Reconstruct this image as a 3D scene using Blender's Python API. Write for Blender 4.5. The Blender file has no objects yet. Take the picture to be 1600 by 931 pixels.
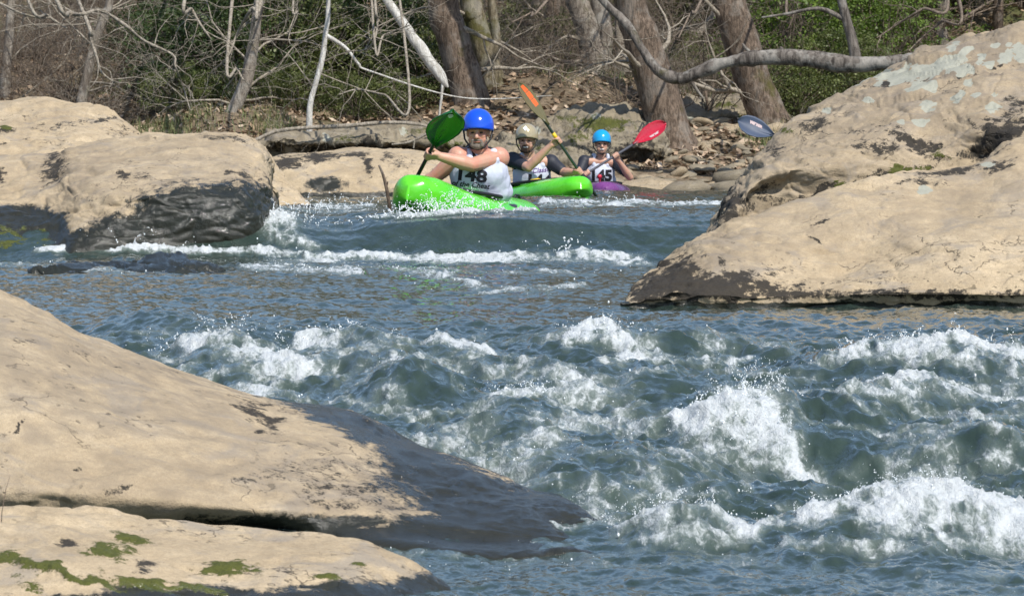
import bpy, bmesh, math, random
import numpy as np
from mathutils import Vector, Matrix
from mathutils.bvhtree import BVHTree

# ------------------------------------------------------------------ camera, sky, sun, exposure
scene = bpy.context.scene
COL = scene.collection
FPX, HOR, HC = 8000.0, 245.0, 1.5          # focal length in photo pixels, horizon row, camera height (m)
PITCH = math.atan((465.5 - HOR) / FPX)
cam = bpy.data.cameras.new('camera'); cam_o = bpy.data.objects.new('camera', cam); COL.objects.link(cam_o)
cam.sensor_width = 36.0; cam.lens = 36.0 * FPX / 1600.0
cam.clip_start = 0.5; cam.clip_end = 2000.0
cam.dof.use_dof = True; cam.dof.focus_distance = 30.0; cam.dof.aperture_fstop = 22.0
cam_o.location = (0, 0, HC); cam_o.rotation_euler = (math.pi / 2 - PITCH, 0, 0)
scene.camera = cam_o

SUN_EL, SUN_AZ = math.radians(50), math.radians(150)   # azimuth clockwise from +Y
world = bpy.data.worlds.new('World'); scene.world = world; world.use_nodes = True
wn = world.node_tree.nodes; wl = world.node_tree.links
sky = wn.new('ShaderNodeTexSky'); sky.sky_type = 'NISHITA'; sky.sun_disc = False
sky.sun_elevation = SUN_EL; sky.sun_rotation = SUN_AZ; sky.air_density = 1.0; sky.dust_density = 0.6
bg = wn['Background']; bg.inputs['Strength'].default_value = 0.15
wl.new(sky.outputs['Color'], bg.inputs['Color'])
sun = bpy.data.lights.new('sun', 'SUN'); sun_o = bpy.data.objects.new('sun', sun); COL.objects.link(sun_o)
sun.energy = 4.6; sun.angle = math.radians(0.53); sun.color = (1.0, 0.95, 0.87)
sdir = Vector((math.sin(SUN_AZ) * math.cos(SUN_EL), math.cos(SUN_AZ) * math.cos(SUN_EL), math.sin(SUN_EL)))
sun_o.rotation_euler = sdir.to_track_quat('Z', 'Y').to_euler(); sun_o.location = (20, -30, 40)
scene.view_settings.view_transform = 'Standard'; scene.view_settings.look = 'None'
scene.view_settings.exposure = 0.22; scene.view_settings.gamma = 1.0
scene.view_settings.use_curve_mapping = False
scene.render.engine = 'CYCLES'
scene.cycles.max_bounces = 6; scene.cycles.diffuse_bounces = 3; scene.cycles.glossy_bounces = 3
scene.cycles.transmission_bounces = 4; scene.cycles.transparent_max_bounces = 6
scene.cycles.use_denoising = True
scene.cycles.sample_clamp_indirect = 6.0

# ------------------------------------------------------------------ helpers
def at(px, py, Y):
    """a surveyed point: bearing and height angle as photo pixels, distance Y in metres"""
    c, s = math.cos(PITCH), math.sin(PITCH)
    a = -(py - 465.5)
    vx, vy, vz = (px - 800.0), FPX * c + a * s, -FPX * s + a * c
    k = Y / vy
    return np.array([vx * k, Y, HC + vz * k])

def V(px, py, Y):
    return Vector(at(px, py, Y))

_r = np.random.RandomState(7)
_perm = _r.permutation(256).astype(np.int64); _perm = np.concatenate([_perm, _perm])
_val = _r.rand(256) * 2 - 1

def vnoise(p, seed=0):
    p = np.asarray(p, float) + seed * 17.31
    i = np.floor(p).astype(np.int64); f = p - i
    f = f * f * f * (f * (f * 6 - 15) + 10)
    out = 0
    for dx in (0, 1):
        wx = f[:, 0] if dx else 1 - f[:, 0]
        a = _perm[(i[:, 0] + dx) & 255]
        for dy in (0, 1):
            wy = f[:, 1] if dy else 1 - f[:, 1]
            b = _perm[(a + i[:, 1] + dy) & 255]
            for dz in (0, 1):
                wz = f[:, 2] if dz else 1 - f[:, 2]
                out = out + wx * wy * wz * _val[_perm[(b + i[:, 2] + dz) & 255]]
    return out

def fbm(p, octaves=4, seed=0, gain=0.5):
    p = np.asarray(p, float); s = 0; a = 1.0; t = 0
    for k in range(octaves):
        s = s + a * vnoise(p, seed + k * 3); t += a; a *= gain; p = p * 2.03
    return s / t

def ridged(p, octaves=4, seed=0, gain=0.5):
    p = np.asarray(p, float); s = 0; a = 1.0; t = 0
    for k in range(octaves):
        s = s + a * (1 - np.abs(vnoise(p, seed + k * 3)) * 2); t += a; a *= gain; p = p * 2.03
    return s / t

def sstep(a, b, x):
    t = np.clip((x - a) / (b - a), 0, 1); return t * t * (3 - 2 * t)

def mesh_np(name, verts, faces, smooth=True):
    """verts (n,3), faces (m,k) all of the same size"""
    me = bpy.data.meshes.new(name)
    verts = np.asarray(verts, np.float32); faces = np.asarray(faces, np.int32)
    m, k = faces.shape
    me.vertices.add(len(verts)); me.vertices.foreach_set('co', verts.ravel())
    me.loops.add(m * k); me.loops.foreach_set('vertex_index', faces.ravel())
    me.polygons.add(m)
    me.polygons.foreach_set('loop_start', np.arange(0, m * k, k, dtype=np.int32))
    me.polygons.foreach_set('loop_total', np.full(m, k, np.int32))
    if smooth: me.polygons.foreach_set('use_smooth', np.ones(m, bool))
    me.update(); me.validate()
    return me

def attr(me, name, vals):
    a = me.attributes.new(name, 'FLOAT', 'POINT'); a.data.foreach_set('value', np.asarray(vals, np.float32))

def tag(o, label=None, cat=None, group=None, kind=None):
    for k, v in (('label', label), ('category', cat), ('group', group), ('kind', kind)):
        if v: o[k] = v
    return o

def link(name, data, mat=None, parent=None, loc=(0, 0, 0)):
    o = bpy.data.objects.new(name, data); COL.objects.link(o); o.location = loc
    if mat is not None and data is not None and len(data.materials) == 0: data.materials.append(mat)
    if parent is not None: o.parent = parent
    return o

def empty(name, loc=(0, 0, 0)):
    o = bpy.data.objects.new(name, None); COL.objects.link(o); o.location = loc; o.empty_display_size = 0.1
    return o

def grid_faces(nu, nv):
    i = np.arange(nu - 1)[:, None] * nv + np.arange(nv - 1)[None, :]
    i = i.ravel()
    return np.stack([i, i + nv, i + nv + 1, i + 1], 1)

class MB:
    """collects shapes into one mesh of tris and quads"""
    def __init__(s): s.v = []; s.f = []
    def add(s, vs, fs):
        b = len(s.v); s.v += [tuple(map(float, x)) for x in vs]; s.f += [tuple(b + i for i in f) for f in fs]
    def tube(s, pts, rad, sides=8, cap=True, twist=None):
        pts = [Vector(p) for p in pts]; n = len(pts)
        if not hasattr(rad, '__len__'): rad = [rad] * n
        vs = []; ref = None
        for i in range(n):
            t = (pts[min(i + 1, n - 1)] - pts[max(i - 1, 0)])
            t = t.normalized() if t.length > 1e-9 else Vector((0, 0, 1))
            if ref is None:
                ref = Vector((0, 0, 1)).cross(t)
                if ref.length < 0.1: ref = Vector((1, 0, 0)).cross(t)
            ref = (ref - t * ref.dot(t)).normalized(); w = t.cross(ref)
            for k in range(sides):
                a = 2 * math.pi * k / sides
                vs.append(pts[i] + (ref * math.cos(a) + w * math.sin(a)) * rad[i])
        fs = [(i * sides + k, i * sides + (k + 1) % sides, (i + 1) * sides + (k + 1) % sides, (i + 1) * sides + k)
              for i in range(n - 1) for k in range(sides)]
        if cap:
            fs.append(tuple(range(sides))[::-1]); fs.append(tuple((n - 1) * sides + k for k in range(sides)))
        s.add(vs, fs)
    def ball(s, c, r, seg=12, rings=8, rot=None):
        c = Vector(c); r = Vector(r) if hasattr(r, '__len__') else Vector((r, r, r))
        vs = []; fs = []
        for i in range(rings + 1):
            th = math.pi * i / rings
            for k in range(seg):
                ph = 2 * math.pi * k / seg
                d = Vector((math.sin(th) * math.cos(ph) * r.x, math.sin(th) * math.sin(ph) * r.y, math.cos(th) * r.z))
                if rot is not None: d = rot @ d
                vs.append(c + d)
        for i in range(rings):
            for k in range(seg):
                fs.append((i * seg + k, (i + 1) * seg + k, (i + 1) * seg + (k + 1) % seg, i * seg + (k + 1) % seg))
        s.add(vs, fs)
    def capsule(s, a, b, ra, rb, sides=12):
        """a closed tapered limb piece with round ends"""
        a = Vector(a); b = Vector(b); d = (b - a); L = d.length; d = d / L if L > 1e-6 else Vector((0, 0, 1))
        pts = []; rad = []
        for k in range(5, -1, -1):
            t = k / 5 * math.pi / 2; pts.append(a - d * ra * math.sin(t)); rad.append(max(ra * math.cos(t), 1e-4))
        for k in range(0, 6):
            t = k / 5 * math.pi / 2; pts.append(b + d * rb * math.sin(t)); rad.append(max(rb * math.cos(t), 1e-4))
        s.tube(pts, rad, sides)
    def box(s, c, d, rot=None):
        c = Vector(c); vs = []
        for x in (-1, 1):
            for y in (-1, 1):
                for z in (-1, 1):
                    p = Vector((x * d[0] / 2, y * d[1] / 2, z * d[2] / 2)); vs.append(c + (rot @ p if rot is not None else p))
        s.add(vs, [(0, 1, 3, 2), (4, 6, 7, 5), (0, 4, 5, 1), (2, 3, 7, 6), (0, 2, 6, 4), (1, 5, 7, 3)])
    def mesh(s, name, smooth=True):
        me = bpy.data.meshes.new(name); me.from_pydata(s.v, [], s.f)
        if smooth: me.polygons.foreach_set('use_smooth', np.ones(len(me.polygons), bool))
        me.update(); return me
    def build(s, name, mat, parent=None, smooth=True, loc=(0, 0, 0)):
        return link(name, s.mesh(name, smooth), mat, parent, loc)

def crom(P, n):
    """Catmull-Rom through control points P (k,...) sampled at n points"""
    P = np.asarray(P, float); k = len(P)
    t = np.linspace(0, k - 1, n); i = np.clip(t.astype(int), 0, k - 2); f = (t - i)
    f = f.reshape((-1,) + (1,) * (P.ndim - 1))
    p0 = P[np.clip(i - 1, 0, k - 1)]; p1 = P[i]; p2 = P[i + 1]; p3 = P[np.clip(i + 2, 0, k - 1)]
    return 0.5 * (2 * p1 + (p2 - p0) * f + (2 * p0 - 5 * p1 + 4 * p2 - p3) * f ** 2 + (3 * p1 - p0 - 3 * p2 + p3) * f ** 3)

# ------------------------------------------------------------------ node materials
class NT:
    def __init__(s, name):
        s.m = bpy.data.materials.new(name); s.m.use_nodes = True
        s.n = s.m.node_tree.nodes; s.l = s.m.node_tree.links; s.b = s.n['Principled BSDF']
        s.out = s.n['Material Output']
    def new(s, t, **kw):
        n = s.n.new(t)
        for k, v in kw.items(): setattr(n, k, v)
        return n
    def inp(s, sock, v):
        if isinstance(v, bpy.types.NodeSocket): s.l.new(v, sock)
        elif v is not None:
            if hasattr(v, '__len__') and sock.type == 'RGBA' and len(v) == 3: v = (*v, 1)
            sock.default_value = v
    def set(s, **kw):
        for k, v in kw.items(): s.inp(s.b.inputs[k.replace('_', ' ')], v)
    def coord(s, which='Object', scale=(1, 1, 1)):
        tc = s.new('ShaderNodeTexCoord'); mp = s.new('ShaderNodeMapping'); s.l.new(tc.outputs[which], mp.inputs['Vector'])
        mp.inputs['Scale'].default_value = scale; return mp.outputs['Vector']
    def noise(s, vec, scale, detail=4, rough=0.55, dist=0.0, out='Fac'):
        n = s.new('ShaderNodeTexNoise'); s.l.new(vec, n.inputs['Vector'])
        n.inputs['Scale'].default_value = scale; n.inputs['Detail'].default_value = detail
        n.inputs['Roughness'].default_value = rough; n.inputs['Distortion'].default_value = dist
        return n.outputs[out]
    def voronoi(s, vec, scale, feature='F1', out='Distance'):
        n = s.new('ShaderNodeTexVoronoi', feature=feature); s.l.new(vec, n.inputs['Vector']); n.inputs['Scale'].default_value = scale
        return n.outputs[out]
    def math(s, op, a, b=None, c=None, clamp=False):
        n = s.new('ShaderNodeMath', operation=op, use_clamp=clamp)
        for k, v in enumerate((a, b, c)):
            if v is not None: s.inp(n.inputs[k], v)
        return n.outputs[0]
    def ss(s, x, a, b, lo=0.0, hi=1.0):
        n = s.new('ShaderNodeMapRange', interpolation_type='SMOOTHSTEP'); s.inp(n.inputs['Value'], x)
        n.inputs['From Min'].default_value = a; n.inputs['From Max'].default_value = b
        n.inputs['To Min'].default_value = lo; n.inputs['To Max'].default_value = hi
        return n.outputs['Result']
    def mix(s, f, a, b, mode='MIX'):
        n = s.new('ShaderNodeMix', data_type='RGBA', blend_type=mode)
        s.inp(n.inputs['Factor'], f); s.inp(n.inputs['A'], a); s.inp(n.inputs['B'], b); return n.outputs['Result']
    def mixf(s, f, a, b):
        n = s.new('ShaderNodeMix', data_type='FLOAT'); s.inp(n.inputs['Factor'], f); s.inp(n.inputs['A'], a); s.inp(n.inputs['B'], b)
        return n.outputs['Result']
    def attr(s, name, out='Fac'):
        n = s.new('ShaderNodeAttribute'); n.attribute_name = name; return n.outputs[out]
    def ramp(s, f, stops):
        n = s.new('ShaderNodeValToRGB'); s.inp(n.inputs['Fac'], f); e = n.color_ramp.elements
        while len(e) < len(stops): e.new(0.5)
        for k, (p, c) in enumerate(stops): e[k].position = p; e[k].color = (*c, 1)
        return n.outputs['Color']
    def bump(s, h, strength=0.3, dist=0.02, normal=None):
        n = s.new('ShaderNodeBump'); n.inputs['Strength'].default_value = strength; n.inputs['Distance'].default_value = dist
        s.inp(n.inputs['Height'], h)
        if normal is not None: s.l.new(normal, n.inputs['Normal'])
        return n.outputs['Normal']

def plain(name, col, rough=0.5, spec=0.5, var=0.15, scale=30, coat=0.0, bump=0.0):
    t = NT(name); v = t.coord('Object'); n = t.noise(v, scale, 3)
    c = t.mix(n, tuple(x * (1 - var) for x in col), tuple(min(1, x * (1 + var)) for x in col))
    t.set(Base_Color=c, Roughness=t.mixf(t.noise(v, scale * 1.7, 2), max(0.02, rough - 0.08), min(1, rough + 0.08)))
    t.b.inputs['Specular IOR Level'].default_value = spec; t.b.inputs['Coat Weight'].default_value = coat
    if bump: t.set(Normal=t.bump(n, bump, 0.005))
    return t.m
# ------------------------------------------------------------------ the river
_zy = np.array([0, 12, 16.0, 17.3, 18.3, 19.5, 21.0, 22.6, 24.2, 26, 30, 36.4, 37.4, 37.7, 38.25, 38.6, 39.2, 41, 46, 60, 75, 110.])
_zz = np.array([-1.56, -1.48, -1.45, -1.42, -1.37, -1.26, -1.12, -1.0, -.90, -.845, -.80, -.775, -.76, -.70, -.52, -.455, -.432, -.445, -.46, -.455, -.45, -.43])
def z0(Y): return HC + np.interp(Y, _zy, _zz)
_ty = np.linspace(12, 100, 4000); _tv = HOR + FPX * (HC - z0(_ty)) / _ty
def base_Y(py): return float(np.interp(-py, -_tv, _ty))
def on_water(px, py):
    Y = base_Y(py); return ((px - 800) * Y / FPX, Y)

# white water: broken crests and foam trails surveyed along the river: points (bearing, row, half width in rows), strength, swell height (m)
FOAM = [
 ([(60, 392, 5), (140, 388, 6), (230, 392, 8), (330, 396, 8), (430, 399, 7), (520, 402, 6)], 1.1, .03),
 ([(520, 402, 5), (600, 404, 5), (700, 409, 5), (800, 409, 5), (900, 408, 6), (1010, 408, 5)], 1.0, .02),
 ([(430, 345, 22), (445, 372, 16), (480, 388, 11)], 0.85, .05),
 ([(440, 326, 7), (500, 324, 8), (580, 324, 6)], 0.66, .02),
 ([(590, 343, 5), (640, 348, 5), (700, 346, 6), (770, 340, 5), (835, 335, 3)], 0.95, .05),
 ([(845, 325, 4), (930, 323, 5), (1030, 322, 5), (1140, 320, 5)], 0.90, .015),
 ([(880, 338, 4), (960, 340, 4)], 0.35, .0),
 ([(0, 415, 4), (60, 418, 4), (150, 428, 4), (300, 430, 4)], 0.5, .0),
 ([(380, 420, 6), (470, 424, 6), (560, 432, 5)], 0.68, .02),
 ([(600, 424, 4), (680, 432, 6), (730, 440, 4)], 0.62, .02),
 ([(720, 440, 5), (770, 455, 8), (850, 455, 9), (915, 446, 5)], 0.75, .03),
 ([(980, 425, 4), (1000, 420, 4)], 0.5, .0),
 ([(285, 560, 10), (350, 560, 22), (420, 575, 24), (480, 590, 14)], 0.86, .06),
 ([(480, 552, 9), (560, 546, 13), (640, 552, 12), (770, 566, 6)], 0.9, .07),
 ([(560, 605, 8), (620, 590, 9), (680, 605, 8), (715, 630, 8)], 0.72, .04),
 ([(600, 640, 10), (700, 660, 8)], 0.5, .0),
 ([(780, 632, 9), (820, 630, 13), (870, 636, 7)], 0.98, .06),
 ([(890, 556, 8), (950, 546, 13), (1000, 560, 6)], 0.85, .05),
 ([(800, 575, 9), (880, 585, 9)], 0.7, .03),
 ([(940, 582, 6), (990, 574, 9), (1050, 574, 6), (1180, 558, 6)], 0.85, .03),
 ([(880, 610, 6), (970, 602, 7), (1040, 600, 4)], 0.62, .02),
 ([(1280, 582, 8), (1400, 578, 12), (1500, 580, 20), (1640, 590, 24)], 1.1, .09),
 ([(1360, 610, 10), (1500, 618, 14), (1640, 628, 14)], 0.8, .02),
 ([(1070, 660, 12), (1130, 668, 26), (1190, 680, 28), (1240, 705, 18)], 1.10, .06),
 ([(1240, 705, 18), (1330, 738, 17), (1420, 770, 16), (1520, 795, 16)], 0.95, .05),
 ([(1040, 690, 8), (1130, 715, 9), (1230, 740, 12)], 0.5, .0),
 ([(690, 690, 14), (760, 715, 18), (850, 730, 16), (930, 735, 10)], 0.62, .03),
 ([(800, 760, 10), (880, 780, 12), (930, 800, 10)], 0.5, .02),
 ([(985, 835, 14), (1040, 832, 20), (1100, 836, 14), (1190, 850, 10), (1240, 838, 10)], 1.05, .08),
 ([(1250, 838, 12), (1340, 828, 24), (1460, 836, 32), (1640, 840, 34)], 1.2, .10),
 ([(1000, 856, 6), (1200, 862, 6)], 0.6, .0),
 ([(1240, 868, 8), (1400, 872, 10), (1640, 868, 12)], 0.7, .0),
 ([(990, 690, 4), (1090, 722, 5), (1210, 765, 6), (1320, 800, 5)], .62, .0), ([(880, 650, 3), (1000, 672, 4), (1100, 700, 4)], .5, .0), ([(1230, 640, 4), (1360, 662, 5), (1480, 690, 5), (1620, 715, 5)], .55, .0), ([(640, 650, 5), (740, 690, 6), (850, 740, 6), (950, 775, 5)], .62, .0),
 ([(1180, 610, 3), (1300, 625, 4), (1420, 640, 3)], .5, .0), ([(730, 600, 4), (820, 612, 4), (900, 640, 4)], .55, .0), ([(430, 620, 5), (540, 635, 6), (640, 660, 6), (720, 700, 6)], .62, .0), ([(1350, 735, 4), (1480, 760, 5), (1620, 790, 4)], .55, .0), ([(420, 415, 3), (600, 420, 4), (800, 428, 4), (960, 430, 3)], .55, .0), ([(540, 445, 3), (680, 450, 3), (860, 470, 3)], .4, .0),
 ([(700, 905, 5), (860, 912, 6), (1000, 905, 4)], 0.32, .0),
 ([(1380, 905, 5), (1600, 900, 6)], 0.35, .0),
]
# standing waves and hollows: bearing, row, half width across (px), half length (rows), height (m)
MOUNDS = [
 (940, 545, 95, 24, .09), (1060, 550, 60, 16, .05), (640, 610, 75, 26, .09), (560, 560, 80, 16, .05), (380, 555, 80, 25, .06),
 (250, 520, 90, 16, .07), (1480, 585, 140, 26, .08), (1160, 672, 85, 30, .055), (1380, 730, 220, 34, -.10), (1050, 640, 110, 16, -.05),
 (1330, 650, 140, 20, .06), (820, 650, 70, 20, .04), (870, 690, 140, 18, .05), (700, 590, 80, 14, -.04), (1420, 838, 160, 32, .09),
 (1060, 836, 70, 24, .07), (960, 770, 160, 20, .05), (1200, 800, 150, 22, -.05), (1540, 700, 150, 20, .05), (1240, 760, 140, 18, .04),
 (900, 600, 90, 10, -.03), (1250, 620, 130, 12, -.03), (760, 366, 150, 20, .06), (520, 350, 60, 30, -.05), (940, 324, 160, 5, .02),
 (700, 330, 110, 7, .0), (1060, 350, 100, 12, -.03), (190, 418, 130, 13, .035), (1000, 308, 300, 4, .05), (850, 318, 110, 5, .06), (600, 305, 160, 5, .05), (940, 299, 70, 2, .08), (940, 302, 60, 3, .06), (780, 868, 170, 22, -.012)]

def foam_uv(X, Y):
    u = 800 + FPX * X / Y; v = HOR + FPX * (HC - z0(Y)) / Y
    wu = fbm(np.stack([X * 2.2, Y * 0.9, 0 * X], 1), 3, 41); wv = fbm(np.stack([X * 2.6, Y * 0.8, 0 * X + 5], 1), 3, 47)
    sc = np.clip((v - 300) / 500, .12, 1.0)
    return u + wu * 45 * sc, v + wv * 22 * sc

def foam_field(X, Y):
    u, v = foam_uv(X, Y)
    F = np.zeros_like(X); S = np.zeros_like(X)
    for pts, st, hh in FOAM:
        pts = np.array(pts, float); best = np.zeros_like(u)
        lo, hi = pts[:, 1].min() - 3 * pts[:, 2].max(), pts[:, 1].max() + 3 * pts[:, 2].max()
        m = (v > lo) & (v < hi) & (u > pts[:, 0].min() - 150) & (u < pts[:, 0].max() + 150)
        if not m.any(): continue
        uu, vv = u[m], v[m]; b = np.zeros_like(uu)
        for (x0, y0, w0), (x1, y1, w1) in zip(pts[:-1], pts[1:]):
            t = np.clip(((uu - x0) * (x1 - x0) + 2 * (vv - y0) * (y1 - y0)) / ((x1 - x0) ** 2 + 2 * (y1 - y0) ** 2), 0, 1)
            cx, cy, w = x0 + t * (x1 - x0), y0 + t * (y1 - y0), w0 + t * (w1 - w0)
            d2 = ((uu - cx) / (w * 2.2)) ** 2 + ((vv - cy) / w) ** 2
            # sharp on the upstream (far) side, trailing off downstream
            b = np.maximum(b, np.exp(-d2 * np.where(vv < cy, 1.3, 0.65)))
        F[m] = np.maximum(F[m], b * st); S[m] = np.maximum(S[m], b * hh * .5)
    return F, S

def water(X, Y, full=False):
    X = np.asarray(X, float).ravel(); Y = np.asarray(Y, float).ravel()
    Yw = Y + 0.25 * vnoise(np.stack([X * .6, 0 * X, 0 * X], 1), 3) * sstep(30, 36, Y)
    Z = z0(Yw)
    u = 800 + FPX * X / Y; v = HOR + FPX * (HC - z0(Y)) / Y
    for (mx, my, rx, ry, h) in MOUNDS:
        Z = Z + h * (1.35 if my > 480 else 1) * np.exp(-((u - mx) / rx) ** 2 - ((v - my) / ry) ** 2)
    A = np.interp(Y, [10, 17, 18.6, 20, 23.5, 25.5, 27, 36, 38, 40, 45, 60, 75, 100], [.022, .030, .062, .084, .076, .040, .030, .028, .022, .028, .03, .022, .012, .01])
    # glassy tongue pouring over the ledge, smooth and nearly free of chop
    calm = np.exp(-((u - 770) / 230) ** 4 - ((v - 368) / 27) ** 4); A = A * (1 - .75 * calm)
    still = np.exp(-((u - 770) / 230) ** 4 - ((v - 872) / 42) ** 4); A = A * (1 - .6 * still)
    P = np.stack([X * 1.0, Y * .75, 0 * X], 1)
    Z = Z + A * 1.0 * fbm(P * 1.5, 3, 11) + A * .38 * (ridged(P * 2.3 + .35 * fbm(P * 2, 2, 5)[:, None], 3, 23) - .25)
    Q = np.stack([(1.25 * X + Y) * 1.15, (X - 1.25 * Y) * .36, 0 * X], 1) + .30 * fbm(P * 1.3, 2, 9)[:, None]      # ridges swept down and across by the current
    Z = Z + A * .55 * (ridged(Q, 3, 27) - .25)
    Z = Z + A * .40 * (ridged(P * np.array([7, 6, 1.]) + .5 * fbm(P * 5, 2, 51)[:, None], 3, 31) - .25)
    Z = Z + (.0035 + A * .07) * fbm(P * np.array([20, 15, 1.]), 2, 61)
    Bq = np.interp(Y, [10, 17, 19, 24, 26, 36, 40, 50, 75], [.010, .012, .016, .016, .010, .010, .012, .012, .006])
    Bq = Bq * (1 - .7 * calm)
    Z = Z + Bq * (ridged(np.stack([X * 4.0, Y * 2.2, 0 * X], 1) + .6 * fbm(P * 3, 2, 55)[:, None], 4, 151, .62) - .2)
    F, S = foam_field(X, Y)
    tear = ridged(np.stack([X * 7, Y * 2.0, 0 * X], 1), 4, 71, .6)
    lump = np.abs(fbm(np.stack([X * 19, Y * 10, 0 * X], 1), 4, 81, .72))
    n0 = fbm(np.stack([X * 3.0, Y * 1.1, 0 * X], 1), 3, 85)
    foam = np.clip(F * (0.60 + .50 * tear + .40 * ridged(np.stack([X * 17, Y * 4.5, 0 * X], 1) + .8 * n0[:, None], 3, 75, .6) + .55 * n0), 0, 1.2)
    # thin lace of bubbles drifting through the rapids
    rap = np.interp(Y, [16, 18, 20, 23.5, 25.5, 30, 36, 38, 44, 50], [.26, .50, .66, .64, .22, .14, .26, .22, .26, .1])
    foam = np.maximum(foam, (1 - .8 * calm) * rap * np.clip(ridged(np.stack([X * 3.2, Y * 1.7, 0 * X], 1) + .5 * fbm(P * 2.5, 3, 91)[:, None], 4, 161, .6) + .15 + .8 * n0, 0, 1.1))
    far = np.clip(Y / 26.0, .75, 1.5)
    Z = Z + S * (.55 + .6 * n0) * far + np.clip(foam - .25, 0, 1) * (lump * .065 + np.clip(tear, 0, 1) ** 3 * .028) * np.where(Y > 30, .62, 1.0) * far
    if full: return Z, foam
    return Z
def wz(x, y): return float(water([x], [y])[0])

rows = np.concatenate([np.linspace(9, 15.6, 20, endpoint=False), np.arange(15.6, 20, .019), np.arange(20, 26, .024), np.arange(26, 36, .045),
                       np.arange(36, 42, .026), np.arange(42, 56, .06), np.arange(56, 76, .12), np.linspace(76, 100, 30)])
s = np.linspace(-1, 1, 640)
ncol = np.concatenate([[-2.6, -2.1, -1.7, -1.4, -1.2], s, [1.2, 1.4, 1.7, 2.1, 2.6]])
half = np.interp(rows, [9, 15, 20, 30, 40, 75, 100], [3.0, 3.0, 3.6, 4.9, 6.0, 10.2, 13.0])
YY = np.repeat(rows[:, None], len(ncol), 1)
lim = np.interp(rows, [9, 100], [17, 17])
XX = half[:, None] * np.clip(ncol, -1, 1)[None, :]
ext = np.clip((np.abs(ncol) - 1) / 1.6, 0, 1)[None, :] * np.sign(ncol)[None, :]
XX = XX + ext * (lim - half)[:, None]
Zw, foam_v = water(XX, YY, True)
wv_ = np.stack([XX.ravel(), YY.ravel(), Zw], 1)
river_me = mesh_np('river', wv_, grid_faces(len(rows), len(ncol))[:, ::-1])
attr(river_me, 'foam', foam_v)

t = NT('river_water'); v = t.coord('Object')
vs = t.coord('Object', (1, .16, 1))
fo = t.attr('foam')
n1 = t.noise(vs, 30, 6, .72, .8); n2 = t.noise(vs, 9, 5, .65, .8); n3 = t.noise(vs, 110, 4, .7)
fm = t.math('ADD', fo, t.math('MULTIPLY', t.math('SUBTRACT', n1, .5), 1.25))
fm = t.math('ADD', fm, t.math('MULTIPLY', t.math('SUBTRACT', n2, .5), .75))
fm = t.math('ADD', fm, t.math('MULTIPLY', t.math('SUBTRACT', n3, .5), .25))
mask = t.ss(fm, .42, .96)
aer = t.ss(fo, .15, .95)                       # air bubbles under the surface turn the water paler and greener
deep = t.mix(n2, (.012, .023, .020), (.048, .072, .058))
body = t.mix(aer, deep, t.mix(n1, (.12, .16, .135), (.28, .325, .285)))
foamc = t.mix(n1, (.44, .49, .50), (.80, .82, .82))
t.set(Base_Color=t.mix(mask, body, foamc), Roughness=t.mixf(mask, .05, .42), IOR=1.333)
rip = t.math('ADD', t.noise(t.coord('Object', (1, .5, 1)), 8, 3, .55, .8), t.math('MULTIPLY', t.noise(t.coord('Object', (1, .3, 1)), 30, 3, .6, .6), .28))
rip = t.math('ADD', rip, t.math('MULTIPLY', t.math('ADD', n3, t.math('MULTIPLY', n1, 1.4)), t.ss(fo, .15, .8)))
t.set(Normal=t.bump(rip, .8, .018))
river = tag(link('river', river_me, t.m), 'fast green river water breaking into white foam between the rocks', kind='structure')

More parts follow.
